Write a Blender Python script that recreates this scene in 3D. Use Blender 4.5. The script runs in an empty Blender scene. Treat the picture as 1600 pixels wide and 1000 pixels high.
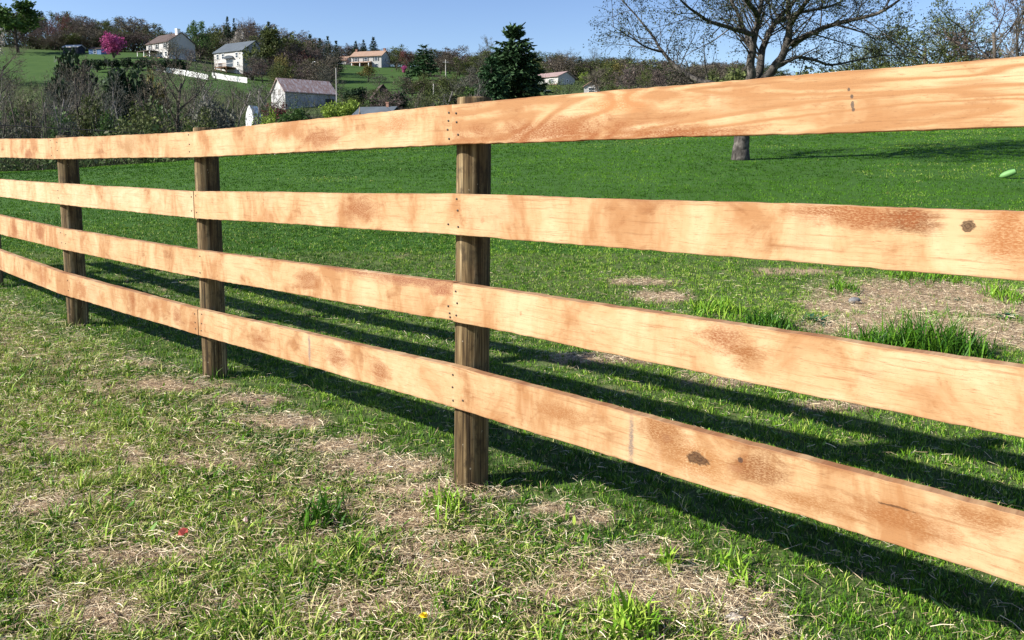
import bpy, math, random
import numpy as np
from mathutils import Vector, Matrix
rng = np.random.default_rng(7)
random.seed(7)
SC = bpy.context.scene
COL = SC.collection
F = 1200.0                     # focal length in photo pixels (1600 wide)
PITCH = math.radians(5.0)
CX, HZ = 800.0, 262.0
CY = HZ + F * math.tan(PITCH)

# ------------------------------------------------------------------ helpers
def at(px, py, Y):
    """world point seen at photo pixel (px,py) at forward distance Y (camera at the origin)"""
    a, b = (px - CX) / F, (CY - py) / F
    fy = math.cos(PITCH) + b * math.sin(PITCH)
    fz = -math.sin(PITCH) + b * math.cos(PITCH)
    k = Y / fy
    return Vector((a * k, Y, fz * k))

def link(o, parent=None):
    COL.objects.link(o)
    if parent is not None:
        o.parent = parent
    return o

def mesh_np(name, V, faces, mat=None, tint=None, uv=None, smooth=False):
    """faces: list of (n,k) int arrays"""
    me = bpy.data.meshes.new(name)
    V = np.asarray(V, np.float32)
    me.vertices.add(len(V)); me.vertices.foreach_set('co', V.ravel())
    faces = [np.asarray(f, np.int32) for f in faces if len(f)]
    tot = np.concatenate([np.full(len(f), f.shape[1], np.int32) for f in faces])
    idx = np.concatenate([f.ravel() for f in faces])
    me.loops.add(len(idx)); me.loops.foreach_set('vertex_index', idx)
    st = np.concatenate([[0], np.cumsum(tot)[:-1]]).astype(np.int32)
    me.polygons.add(len(tot)); me.polygons.foreach_set('loop_start', st)
    if tint is not None:
        a = me.attributes.new('tint', 'FLOAT', 'POINT')
        a.data.foreach_set('value', np.asarray(tint, np.float32))
    if uv is not None:
        l = me.uv_layers.new(name='UVMap')
        l.data.foreach_set('uv', np.asarray(uv, np.float32)[idx].ravel())
    me.polygons.foreach_set('use_smooth', np.full(len(tot), smooth))
    me.update(calc_edges=True)
    if mat: me.materials.append(mat)
    return me

def obj(name, me, parent=None, **props):
    o = bpy.data.objects.new(name, me)
    link(o, parent)
    for k, v in props.items(): o[k] = v
    return o

def empty(name, loc=(0, 0, 0), rz=0.0, **props):
    o = bpy.data.objects.new(name, None)
    o.empty_display_size = 0.2
    o.location = loc; o.rotation_euler = (0, 0, rz)
    link(o)
    for k, v in props.items(): o[k] = v
    return o

class MB:
    """collects simple solids into one mesh"""
    def __init__(s): s.v = []; s.f = []; s.t = []
    def add(s, vs, fs, tint=0.5):
        n = len(s.v); s.v += [tuple(v) for v in vs]; s.f += [tuple(i + n for i in f) for f in fs]; s.t += [tint] * len(vs)
    def box(s, a, b, tint=0.5):
        (x0, y0, z0), (x1, y1, z1) = a, b
        vs = [(x0, y0, z0), (x1, y0, z0), (x1, y1, z0), (x0, y1, z0), (x0, y0, z1), (x1, y0, z1), (x1, y1, z1), (x0, y1, z1)]
        s.add(vs, [(0, 3, 2, 1), (4, 5, 6, 7), (0, 1, 5, 4), (1, 2, 6, 5), (2, 3, 7, 6), (3, 0, 4, 7)], tint)
    def tube(s, pts, rs, n=6, cap=True, tint=0.5):
        rings = []; pts = [Vector(p) for p in pts]
        base = len(s.v); vs = []; fs = []
        ref = None
        for i, p in enumerate(pts):
            d = (pts[min(i + 1, len(pts) - 1)] - pts[max(i - 1, 0)])
            if d.length < 1e-9: d = Vector((0, 0, 1))
            d.normalize()
            if ref is None: ref = Vector((1, 0, 0)) if abs(d.x) < .8 else Vector((0, 1, 0))
            u = (ref - d * ref.dot(d)).normalized(); ref = u; w = d.cross(u)
            for k in range(n):
                a = 2 * math.pi * k / n
                vs.append(p + (u * math.cos(a) + w * math.sin(a)) * rs[i])
        for i in range(len(pts) - 1):
            for k in range(n):
                k2 = (k + 1) % n
                fs.append((i * n + k, i * n + k2, (i + 1) * n + k2, (i + 1) * n + k))
        if cap:
            fs.append(tuple(range(n - 1, -1, -1))); m = (len(pts) - 1) * n
            fs.append(tuple(range(m, m + n)))
        s.add(vs, fs, tint)
    def mesh(s, name, mat, smooth=False):
        me = bpy.data.meshes.new(name)
        me.from_pydata(s.v, [], s.f); me.update()
        a = me.attributes.new('tint', 'FLOAT', 'POINT'); a.data.foreach_set('value', np.array(s.t, np.float32))
        if smooth: me.polygons.foreach_set('use_smooth', [True] * len(me.polygons))
        if mat: me.materials.append(mat)
        return me

def hsh(ix, iy, seed):
    n = (ix * 374761393 + iy * 668265263 + seed * 974711) & 0x7fffffff
    n = ((n ^ (n >> 13)) * 1274126177) & 0x7fffffff
    return ((n ^ (n >> 16)) & 0xffff) / 65535.0
def vnoise(x, y, seed=0):
    x = np.asarray(x, float); y = np.asarray(y, float)
    ix = np.floor(x).astype(np.int64); iy = np.floor(y).astype(np.int64)
    fx = x - ix; fy = y - iy
    fx = fx * fx * (3 - 2 * fx); fy = fy * fy * (3 - 2 * fy)
    a, b, c, d = hsh(ix, iy, seed), hsh(ix + 1, iy, seed), hsh(ix, iy + 1, seed), hsh(ix + 1, iy + 1, seed)
    return (a * (1 - fx) + b * fx) * (1 - fy) + (c * (1 - fx) + d * fx) * fy
def fbm(x, y, seed=0, o=3):
    s = 0; a = .5; t = 0
    for i in range(o):
        s = s + a * vnoise(x * 2 ** i, y * 2 ** i, seed + i * 17); t += a; a *= .5
    return s / t
def sstep(a, b, x):
    t = np.clip((x - a) / (b - a), 0, 1); return t * t * (3 - 2 * t)

# ------------------------------------------------------------------ node helpers
class NT:
    def __init__(s, name):
        s.m = bpy.data.materials.new(name); s.m.use_nodes = True
        s.t = s.m.node_tree; s.t.nodes.clear()
        s.out = s.t.nodes.new('ShaderNodeOutputMaterial')
    def n(s, typ, **kw):
        nd = s.t.nodes.new(typ)
        for k, v in kw.items(): setattr(nd, k, v)
        return nd
    def l(s, a, b): s.t.links.new(a, b)
    def set(s, nd, **ins):
        for k, v in ins.items():
            k = k.replace('_', ' ')
            if hasattr(v, 'is_output'): s.l(v, nd.inputs[k])
            else: nd.inputs[k].default_value = v
        return nd
    def noise(s, vec, scale=5, detail=3, rough=.55, dist=0):
        nd = s.n('ShaderNodeTexNoise')
        s.set(nd, Scale=scale, Detail=detail, Roughness=rough, Distortion=dist)
        if vec is not None: s.l(vec, nd.inputs['Vector'])
        return nd.outputs['Fac']
    def mapping(s, vec, scale=(1, 1, 1), loc=(0, 0, 0)):
        nd = s.n('ShaderNodeMapping'); s.l(vec, nd.inputs['Vector'])
        nd.inputs['Scale'].default_value = scale; nd.inputs['Location'].default_value = loc
        return nd.outputs['Vector']
    def ramp(s, fac, stops, interp='LINEAR'):
        nd = s.n('ShaderNodeValToRGB'); s.l(fac, nd.inputs['Fac'])
        cr = nd.color_ramp; cr.interpolation = interp
        while len(cr.elements) < len(stops): cr.elements.new(0.5)
        for e, (p, c) in zip(cr.elements, stops):
            e.position = p
            e.color = (c, c, c, 1) if isinstance(c, (int, float)) else (*c, 1)
        return nd.outputs['Color']
    def mix(s, fac, a, b, mode='MIX'):
        nd = s.n('ShaderNodeMix', data_type='RGBA', blend_type=mode)
        for i, v in ((0, fac), (6, a), (7, b)):
            if hasattr(v, 'is_output'): s.l(v, nd.inputs[i])
            else: nd.inputs[i].default_value = v if i == 0 else (*v, 1)
        return nd.outputs[2]
    def math(s, op, a, b=0.0, c=0.0):
        nd = s.n('ShaderNodeMath', operation=op)
        for i, v in enumerate((a, b, c)):
            if hasattr(v, 'is_output'): s.l(v, nd.inputs[i])
            else: nd.inputs[i].default_value = v
        return nd.outputs[0]
    def attr(s, name): return s.n('ShaderNodeAttribute', attribute_name=name).outputs['Fac']
    def coord(s, which='Object'): return s.n('ShaderNodeTexCoord').outputs[which]
    def geo(s, which='Position'): return s.n('ShaderNodeNewGeometry').outputs[which]
    def finish(s, color, rough=.7, spec=.3, bump=None, bstr=.3, bdist=.01, transl=0.0, tcol=None, metal=0.0):
        b = s.n('ShaderNodeBsdfPrincipled')
        s.set(b, Base_Color=color if hasattr(color, 'is_output') else (*color, 1), Roughness=rough, Metallic=metal)
        b.inputs['Specular IOR Level'].default_value = spec
        if bump is not None:
            bn = s.n('ShaderNodeBump'); s.set(bn, Height=bump, Strength=bstr, Distance=bdist)
            s.l(bn.outputs['Normal'], b.inputs['Normal'])
        sh = b.outputs[0]
        if transl > 0:
            tr = s.n('ShaderNodeBsdfTranslucent')
            tc = tcol if tcol is not None else color
            if hasattr(tc, 'is_output'): s.l(tc, tr.inputs['Color'])
            else: tr.inputs['Color'].default_value = (*tc, 1)
            mx = s.n('ShaderNodeMixShader'); mx.inputs[0].default_value = transl
            s.l(sh, mx.inputs[1]); s.l(tr.outputs[0], mx.inputs[2]); sh = mx.outputs[0]
        s.l(sh, s.out.inputs['Surface'])
        return s.m

def leaf_mat(name, stops, transl=.25, rough=.55, spec=.25):
    t = NT(name)
    return t.finish(t.ramp(t.attr('tint'), stops), rough, spec, transl=transl)
def flat_mat(name, c, rough=.7, var=.25, scale=3.0, spec=.3, stretch=(1, 1, 1)):
    t = NT(name)
    v = t.mapping(t.coord(), stretch)
    n = t.noise(v, scale, 4)
    col = t.mix(n, tuple(x * (1 - var) for x in c), tuple(min(1, x * (1 + var)) for x in c))
    return t.finish(col, rough, spec)

# ------------------------------------------------------------------ terrain
UC = np.array([-600, 0, 250, 400, 500, 600, 700, 800, 950, 1157, 1600, 2300], float)
DK = np.array([21, 35, 55, 90, 150, 200, 250, 320, 400, 700], float)
PY = np.array([
    [286, 276, 300, 255, 190, 140, 96, 80, 82, 150],
    [282, 267, 292, 248, 185, 126, 88, 73, 76, 150],
    [273, 252, 292, 248, 180, 124, 91, 82, 86, 150],
    [267, 240, 290, 243, 175, 135, 112, 92, 94, 150],
    [264, 235, 290, 238, 170, 146, 124, 100, 100, 150],
    [261, 231, 284, 232, 172, 146, 126, 107, 106, 150],
    [259, 227, 272, 215, 168, 142, 122, 110, 108, 150],
    [257, 222, 258, 190, 164, 143, 130, 116, 112, 150],
    [254, 214, 236, 186, 158, 142, 132, 120, 116, 150],
    [250, 205, 214, 190, 170, 152, 142, 132, 126, 150],
    [243, 196, 190, 172, 162, 152, 142, 132, 126, 150],
    [238, 190, 186, 170, 160, 152, 142, 132, 126, 150]], float)
ZT = (HZ - PY) / F * DK[None, :]

def near_z(x, y):
    x = np.clip(x, -9, 7); y = np.clip(y, -3, 9)
    return -1.266 + .02 * (y - 2.9) - .012 * (x + .2) + .05 * (fbm(x * .9 + 3, y * .9, 5) - .5) + .022 * (fbm(x * 3.7, y * 3.7, 6) - .5)
def raw_z(x, y):
    u = np.clip(x / np.maximum(y, 3.0) * F + CX, UC[0], UC[-1] - 1e-3)
    d = np.clip(y, 21, DK[-1] - 1e-3)
    iu = np.clip(np.searchsorted(UC, u, 'right') - 1, 0, len(UC) - 2)
    idd = np.clip(np.searchsorted(DK, d, 'right') - 1, 0, len(DK) - 2)
    fu = (u - UC[iu]) / (UC[iu + 1] - UC[iu]); fu = fu * fu * (3 - 2 * fu) * .5 + fu * .5
    fd = (d - DK[idd]) / (DK[idd + 1] - DK[idd])
    z = ((ZT[iu, idd] * (1 - fu) + ZT[iu + 1, idd] * fu) * (1 - fd) + (ZT[iu, idd + 1] * (1 - fu) + ZT[iu + 1, idd + 1] * fu) * fd)
    w = np.clip((y - 7) / 14.0, 0, 1); w = w * .75 + .25 * w * w * (3 - 2 * w)
    return near_z(x, y) * (1 - w) + z * w
def gz(x, y):
    x = np.asarray(x, float); y = np.asarray(y, float)
    far = np.clip((y - 16) / 10, 0, 1)
    z0 = raw_z(x, y)
    z1 = (raw_z(x * .93, y * .93) + raw_z(x * 1.07, y * 1.07) + raw_z(x * .97, y * .97) + raw_z(x * 1.03, y * 1.03)) / 4
    return z0 * (1 - far) + z1 * far + far * .25 * (fbm(x * .12, y * .12, 31) - .5)
def gzs(x, y): return float(gz(np.array([x]), np.array([y]))[0])
def proj(x, y, z):
    """photo pixel of world points (arrays)"""
    dep = y * math.cos(PITCH) - z * math.sin(PITCH)
    up = y * math.sin(PITCH) + z * math.cos(PITCH)
    return CX + F * x / dep, CY - F * up / dep

# fence line (front face of the boards), measured stations
ST_PX = [0, 88, 303, 708, 1600]
ST_SP = [208, 245, 317, 473, 818]
ST_Y = [2.903 * 473 / s for s in ST_SP]
EDGE = [  # top/bottom photo rows of boards 1..4 at every station
    [(217, 246), (280, 307), (337, 367), (393, 424)],
    [(216, 248.5), (286, 319), (356, 388.5), (425, 460)],
    [(206, 246), (299, 341), (391, 433), (483, 523.5)],
    [(163, 226), (303, 366.5), (442, 502), (573, 638)],
    [(87, 197), (330, 438), (572, 680), (800, 905)]]
ST_XY = [Vector(((p - CX) / F * y, y)) for p, y in zip(ST_PX, ST_Y)]
i1 = 3
ST_S = [0.0] * 5
for i in range(i1 - 1, -1, -1): ST_S[i] = ST_S[i + 1] - (ST_XY[i + 1] - ST_XY[i]).length
for i in range(i1 + 1, 5): ST_S[i] = ST_S[i - 1] + (ST_XY[i] - ST_XY[i - 1]).length
P1 = ST_XY[3]
FD = (ST_XY[4] - ST_XY[1]).normalized()          # along the fence, towards the right of the photo
FN = Vector((-FD.y, FD.x))                        # away from the camera side
if FN.y < 0: FN = -FN
def lerp_ex(S, V, s):
    i = 0
    while i < len(S) - 2 and s > S[i + 1]: i += 1
    t = (s - S[i]) / (S[i + 1] - S[i])
    return V[i] * (1 - t) + V[i + 1] * t
Z_TB = [[(at(ST_PX[k], EDGE[k][b][0], ST_Y[k]).z, at(ST_PX[k], EDGE[k][b][1], ST_Y[k]).z) for k in range(5)] for b in range(4)]
def fpt(b, s):
    xy = lerp_ex(ST_S, ST_XY, s)
    sc = max(min(s, 3.2), -6.0)
    zt = lerp_ex(ST_S, [z[0] for z in Z_TB[b]], sc); zb = lerp_ex(ST_S, [z[1] for z in Z_TB[b]], sc)
    return xy, zt, zb
def s_of_px(px):
    best = None
    for k in range(4000):
        s = -6.5 + k * .0025
        xy = lerp_ex(ST_S, ST_XY, s)
        if xy.y < .3: break
        e = abs(CX + F * xy.x / xy.y - px)
        if best is None or e < best[0]: best = (e, s)
    return best[1]
def side(x, y): return (x - P1.x) * FN.x + (y - P1.y) * FN.y

# ground sheet
rows = np.concatenate([np.linspace(-5, 1.2, 26), np.geomspace(1.25, 700, 420)])
ks = np.concatenate([np.linspace(-1.9, -.78, 40), np.linspace(-.77, .77, 420), np.linspace(.78, 1.9, 40)])
GX = ks[None, :] * (rows[:, None] + 6); GY = np.repeat(rows[:, None], len(ks), 1)
GZ = gz(GX, GY)
nr, nc = GX.shape
ii = (np.arange(nr - 1)[:, None] * nc + np.arange(nc - 1)[None, :]).ravel()
gf = np.stack([ii, ii + 1, ii + nc + 1, ii + nc], 1)

def soft_ell(x, y, cx, cy, rx, ry, ang=0.0):
    c, s = math.cos(ang), math.sin(ang)
    dx, dy = x - cx, y - cy
    a = (dx * c + dy * s) / rx; b = (-dx * s + dy * c) / ry
    return np.clip(1.5 - np.sqrt(a * a + b * b) * 1.0, 0, 1)
def g_at(px, py):
    """ground point under a photo pixel (near ground)"""
    y = 3.0
    for _ in range(30):
        z = gzs((px - CX) / F * y, y)
        p = at(px, py, 1.0); y = max(.8, min(40, .5 * y + .5 * z / p.z)) if p.z < -.01 else 30
    return (px - CX) / F * y, y
BARE = []   # (x, y, rx, ry) bare / straw patches seen in the photo
for (px, py, rx, ry) in [(570, 735, .30, .16), (650, 800, .26, .12), (690, 905, .22, .11), (250, 600, .25, .12), (560, 960, .3, .1), (1030, 930, .3, .14),
                         (90, 700, .35, .12), (60, 790, .3, .12), (150, 950, .3, .1), (420, 660, .3, .1), (900, 800, .14, .07), (1120, 945, .25, .12), (940, 900, .2, .12), (330, 730, .2, .08),
                         (1480, 470, .95, .62), (1560, 520, .6, .5), (1340, 480, .35, .3), (1420, 510, .7, .35), (1040, 466, .25, .2), (1250, 425, .4, .14),
                         (1230, 600, .45, .12), (960, 560, .35, .12), (1000, 440, .3, .12), (1330, 640, .2, .05), (620, 770, .2, .1), (520, 700, .2, .1), (450, 665, .2, .09), (370, 625, .2, .08), (300, 605, .2, .07), (200, 570, .25, .08), (690, 845, .14, .09), (720, 770, .1, .08), (640, 880, .16, .09), (770, 775, .1, .06), (250, 860, .16, .06), (180, 740, .2, .06), (30, 880, .2, .08), (860, 930, .14, .07), (1000, 870, .14, .06), (1180, 985, .16, .07), (330, 940, .16, .06)]:
    gx, gy = g_at(px, py); k_ = .72 if side(gx, gy) < 0 else 1.0; BARE.append((gx, gy, rx * k_, ry * k_))
def bare_mask(x, y):
    m = np.zeros_like(np.asarray(x, float))
    wx = x + .25 * (fbm(x * 3, y * 3, 91) - .5); wy = y + .25 * (fbm(x * 3 + 9, y * 3, 92) - .5)
    for (bx, by, rx, ry) in BARE:
        m = np.maximum(m, soft_ell(wx, wy, bx, by, rx, ry))
    return np.clip(m, 0, 1)
def green_mask(x, y):
    """chance that living grass covers the soil"""
    sd = side(x, y)
    front = sd < 0
    n = fbm(x * 3.1, y * 3.1, 11, 4); n2 = fbm(x * 11, y * 11, 12, 3)
    g = np.where(front, sstep(.36, .6, n * .5 + n2 * .5 + .135), sstep(.1, .35, n * .6 + n2 * .4))
    strip = np.exp(-((sd + .18) / .28) ** 2) * .6
    g = np.clip(g + strip, 0, 1)
    return g * (1 - .97 * np.clip(bare_mask(x, y) * np.where(front, 1.1, 1.7), 0, 1))
YARD = [(120, 104, 150, 24), (225, 122, 60, 14), (300, 125, 90, 12), (375, 132, 50, 12), (590, 130, 55, 26), (640, 135, 70, 16), (690, 122, 60, 9), (430, 108, 25, 8), (545, 112, 30, 9), (610, 160, 45, 12)]
def yard_mask(x, y, z):
    u, v = proj(x, np.maximum(y, 5.), z)
    m = np.zeros_like(u)
    for (a, b, ra, rb) in YARD: m = np.maximum(m, soft_ell(u, v, a, b, ra, rb))
    return np.where(y > 120, np.clip(m * 2, 0, 1), 0)

m = NT('ground_soil')
pos = m.geo('Position')
cov = m.attr('tint'); farm = m.attr('scrub')
n1 = m.noise(pos, 9, 6, .65); n2 = m.noise(pos, 70, 5, .7); n3 = m.noise(pos, 1.3, 4)
soil = m.mix(m.ramp(n2, [(.36, 0), (.64, 1)]), (.07, .046, .027), (.52, .385, .245))
soil = m.mix(m.ramp(n1, [(.35, 0), (.65, 1)]), soil, (.33, .23, .145))
grn = m.mix(m.ramp(n2, [(.3, 0), (.7, 1)]), (.016, .048, .005), (.055, .125, .014))
grn = m.mix(m.ramp(n3, [(.35, 0), (.7, .5)]), grn, (.05, .11, .03))
c = m.mix(cov, soil, grn)
scr = m.mix(m.ramp(n3, [(.3, 0), (.7, 1)]), (.030, .050, .014), (.065, .080, .028))
c = m.mix(farm, c, scr)
yd = m.mix(m.noise(pos, .25, 4), (.022, .056, .011), (.055, .100, .020))
c = m.mix(m.attr('yard'), c, yd)
MAT_GROUND = m.finish(c, .95, .1, bump=n2, bstr=.6, bdist=.015)
gx_, gy_, gz_ = GX.ravel(), GY.ravel(), GZ.ravel()
me = mesh_np('ground', np.stack([gx_, gy_, gz_], 1), [gf], MAT_GROUND, tint=np.where(gy_ < 9, green_mask(gx_, gy_) * np.where(side(gx_, gy_) < -.3, .4, .85), 1.0), smooth=True)
a = me.attributes.new('scrub', 'FLOAT', 'POINT'); a.data.foreach_set('value', sstep(36, 44, gy_).astype(np.float32))
a = me.attributes.new('yard', 'FLOAT', 'POINT'); a.data.foreach_set('value', yard_mask(gx_, gy_, gz_).astype(np.float32))
obj('ground', me, kind='structure')

# ------------------------------------------------------------------ grass (uncountable)
def blades(name, P, h, w, laz, lean, faz, tint, mat, label, cat):
    n = len(P)
    wv = np.stack([np.cos(faz), np.sin(faz), np.zeros(n)], 1) * (w * .5)[:, None]
    ld = np.stack([np.cos(laz), np.sin(laz), np.zeros(n)], 1)
    up = np.array([0, 0, 1.0])[None, :]
    cl = np.clip(lean, 0, 1.4)
    mid = P + up * (h * .58 * np.cos(cl * .55))[:, None] + ld * (h * .58 * np.sin(cl * .55))[:, None]
    tip = mid + up * (h * .45 * np.cos(cl * 1.25))[:, None] + ld * (h * .45 * np.sin(cl * 1.25))[:, None]
    V = np.stack([P - wv, P + wv, mid - wv * .8, mid + wv * .8, tip], 1).reshape(-1, 3)
    b = np.arange(n) * 5
    q = np.stack([b, b + 1, b + 3, b + 2], 1); t = np.stack([b + 2, b + 3, b + 4], 1)
    me = mesh_np(name, V, [q, t], mat, tint=np.repeat(tint, 5))
    return obj(name, me, kind='stuff', label=label, category=cat)

def tufts(N, u0, u1, d0, d1, k, nb, rad, accept):
    """tuft centres with density falling as distance**-k"""
    u = rng.uniform(u0, u1, N)
    e = 2 - k
    r = rng.random(N)
    d = (d0 ** e + r * (d1 ** e - d0 ** e)) ** (1 / e)
    x = (u - CX) / F * d
    keep = rng.random(N) < accept(x, d)
    x, d = x[keep], d[keep]
    T = len(x)
    tb = np.repeat(np.arange(T), nb)
    ang = rng.uniform(0, 2 * np.pi, T * nb); rr = rad * np.sqrt(rng.random(T * nb))
    bx = x[tb] + np.cos(ang) * rr; by = d[tb] + np.sin(ang) * rr
    return T, tb, bx, by, ang

GREEN = leaf_mat('grass_blades', [(0, (.010, .038, .006)), (.3, (.036, .110, .009)), (.55, (.118, .255, .014)), (.78, (.33, .45, .06)), (.9, (.46, .46, .15)), (1, (.56, .49, .25))], .14, .45, .18)
LAWN = leaf_mat('lawn_blades', [(0, (.012, .042, .003)), (.4, (.042, .125, .007)), (.7, (.088, .205, .013)), (.9, (.16, .27, .03)), (1, (.32, .33, .11))], .15, .6, .08)
STRAW = leaf_mat('dry_straw', [(0, (.07, .045, .024)), (.35, (.26, .18, .11)), (.7, (.58, .46, .28)), (1, (.86, .75, .53))], .15, .6, .25)

# rough grass on the camera side
T, tb, bx, by, ang = tufts(44000, -450, 2000, 1.45, 8.0, 1.0, 16, .028, lambda x, y: np.where(side(x, y) < .02, green_mask(x, y) * .93 + .07, 0))
n = len(bx)
_cx = np.zeros(T); np.put(_cx, tb, bx); _cy = np.zeros(T); np.put(_cy, tb, by)
tufth = rng.uniform(.6, 1.35, T) * (.62 + .7 * rng.random(T) ** 4 + .38 * sstep(.42, .68, fbm(_cx * 3.2, _cy * 3.2, 71)))
sdv = side(bx, by)
hh = np.where(sdv > -.5, .036, .050) * tufth[tb] * rng.uniform(.55, 1.25, n)
tt = np.clip(.52 + (rng.random(T)[tb] - .5) * .45 + (rng.random(n) - .5) * .55 + .4 * (fbm(bx * 1.8, by * 1.8, 40) - .5) + .12 * (sdv < -.6), 0, .86)
dry = rng.random(n) < .16; tt = np.where(dry, rng.uniform(.82, 1, n), tt)
ww = rng.uniform(.0024, .0046, n) * (1 + .9 * (rng.random(T)[tb] > .72))
blades('grass', np.stack([bx, by, gz(bx, by) - .003], 1), hh, ww, ang + rng.normal(0, .7, n) , np.abs(rng.normal(1.05, .42, n)), rng.uniform(0, 6.28, n), tt, GREEN,
       'rough sparse green grass mixed with straw on the near side of the fence', 'grass')
# shorter grass just beyond the fence
T, tb, bx, by, ang = tufts(104000, -500, 2100, 1.45, 13.5, 1.0, 11, .025, lambda x, y: np.where(side(x, y) >= .0, (green_mask(x, y) * .975 + .012) * np.clip((13.5 - y) / 5.5, 0, 1), 0))
n = len(bx)
tufth = rng.uniform(.6, 1.3, T) * (.8 + .8 * rng.random(T) ** 5)
bm = bare_mask(bx, by)
hh = .031 * tufth[tb] * rng.uniform(.6, 1.2, n) * (1 + .8 * np.clip(bm * 2, 0, 1))
tt = np.clip(.44 + (rng.random(T)[tb] - .5) * .4 + (rng.random(n) - .5) * .35 + .35 * (fbm(bx * .9, by * .9, 41) - .5), 0, .8)
dry = rng.random(n) < .07; tt = np.where(dry, rng.uniform(.8, 1, n), tt)
ww = rng.uniform(.0024, .0046, n) * (.7 + by * .07)
blades('grass', np.stack([bx, by, gz(bx, by) - .003], 1), hh, ww, ang + rng.normal(0, .8, n), np.abs(rng.normal(.7, .35, n)), rng.uniform(0, 6.28, n), tt, GREEN,
       'short dark green grass growing just beyond the fence', 'grass')
# mown lawn up the slope
T, tb, bx, by, ang = tufts(90000, -500, 2100, 6.6, 42, 1.55, 5, .05, lambda x, y: np.clip((y - 6.5) / 3.5, 0, 1))
n = len(bx)
hh = rng.uniform(.025, .05, n) * (.8 + .012 * by)
pat = fbm(bx * .35, by * .35, 50, 4); fine = fbm(bx * 2.2, by * 1.2, 51, 3)
tt = np.clip(.42 + .8 * (pat - .5) + .6 * (fine - .5) + rng.normal(0, .13, n), 0, .88)
yel = ((fbm(bx * .22 + 5, by * .5, 52, 3) > .63) & (rng.random(n) < .35)) | (rng.random(n) < .004); tt = np.where(yel, rng.uniform(.8, 1, n), tt)
ww = rng.uniform(.005, .010, n) * (by / 12)
blades('lawn_grass', np.stack([bx, by, gz(bx, by) - .004], 1), hh, ww, ang, np.abs(rng.normal(.75, .3, n)), rng.uniform(0, 6.28, n), tt, LAWN,
       'smooth mown green lawn rising behind the fence to the lone tree', 'lawn')
# straw and thatch lying on the ground
def straw(N, u0, u1, d0, d1, accept):
    u = rng.uniform(u0, u1, N); d = rng.uniform(d0, d1, N); x = (u - CX) / F * d
    k = rng.random(N) < accept(x, d); x, d = x[k], d[k]; n = len(x)
    L = rng.uniform(.016, .055, n) * rng.choice([.6, 1, 1.4], n); az = rng.normal(.3, 1.0, n) + np.pi * 2 * (rng.random(n) < .35) * rng.random(n)
    dv = np.stack([np.cos(az), np.sin(az), rng.normal(0, .16, n)], 1)
    w = rng.uniform(.0009, .0021, n) * (.75 + d * .08)
    zc = rng.uniform(.003, .034, n)
    z0 = gz(x, d)
    C = np.stack([x, d, z0 + zc], 1)
    sv = np.stack([-np.sin(az), np.cos(az), rng.normal(0, .5, n)], 1) * (w * .5)[:, None]
    bend = np.stack([-np.sin(az), np.cos(az), np.zeros(n)], 1) * (L * rng.normal(0, .10, n))[:, None] + np.array([0, 0, 1])[None] * (L * rng.uniform(-.02, .09, n))[:, None]
    a = C - dv * (L / 2)[:, None]; b = C + bend; e = C + dv * (L / 2)[:, None]
    V = np.stack([a - sv, a + sv, b - sv, b + sv, e - sv, e + sv], 1).reshape(-1, 3)
    i = np.arange(n) * 6
    q = np.concatenate([np.stack([i, i + 1, i + 3, i + 2], 1), np.stack([i + 2, i + 3, i + 5, i + 4], 1)])
    t = np.clip(rng.normal(.60, .26, n), 0, 1)
    return V, q, np.repeat(t, 6)
V, q, t = straw(480000, -450, 2000, 1.45, 8, lambda x, y: np.where(side(x, y) < .05, 1 - .70 * green_mask(x, y), 0.05 + .95 * np.clip(bare_mask(x, y) * 1.8, 0, 1)))
obj('dead_straw', mesh_np('dead_straw', V, [q], STRAW, tint=t), kind='stuff', label='pale dead straw and thatch strewn over the bare ground', category='straw')
# small broad weed leaves among the grass
N = 2600
u = rng.uniform(-200, 1800, N); d = rng.uniform(1.6, 6.5, N); x = (u - CX) / F * d
k = rng.random(N) < np.where(side(x, d) < 0, .8, .3); x, d = x[k], d[k]; n = len(x)
az = rng.uniform(0, 6.28, n); L = rng.uniform(.018, .05, n); W = L * rng.uniform(.22, .4, n)
tilt = rng.uniform(.05, .8, n)
dv = np.stack([np.cos(az) * np.cos(tilt), np.sin(az) * np.cos(tilt), np.sin(tilt)], 1) * L[:, None]
sv = np.stack([-np.sin(az), np.cos(az), np.zeros(n)], 1) * (W * .5)[:, None]
B = np.stack([x, d, gz(x, d) + rng.uniform(.004, .02, n)], 1)
V = np.stack([B, B + dv * .3 + sv, B + dv * .7 + sv * .8, B + dv, B + dv * .7 - sv * .8, B + dv * .3 - sv], 1).reshape(-1, 3)
i = np.arange(n) * 6
obj('ground_weeds', mesh_np('ground_weeds', V, [np.stack([i + j for j in range(6)], 1)], GREEN, tint=np.repeat(np.clip(rng.normal(.5, .14, n), .2, .8), 6)), kind='stuff',
    label='small broad green weed leaves dotted through the rough grass', category='weeds')

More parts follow.
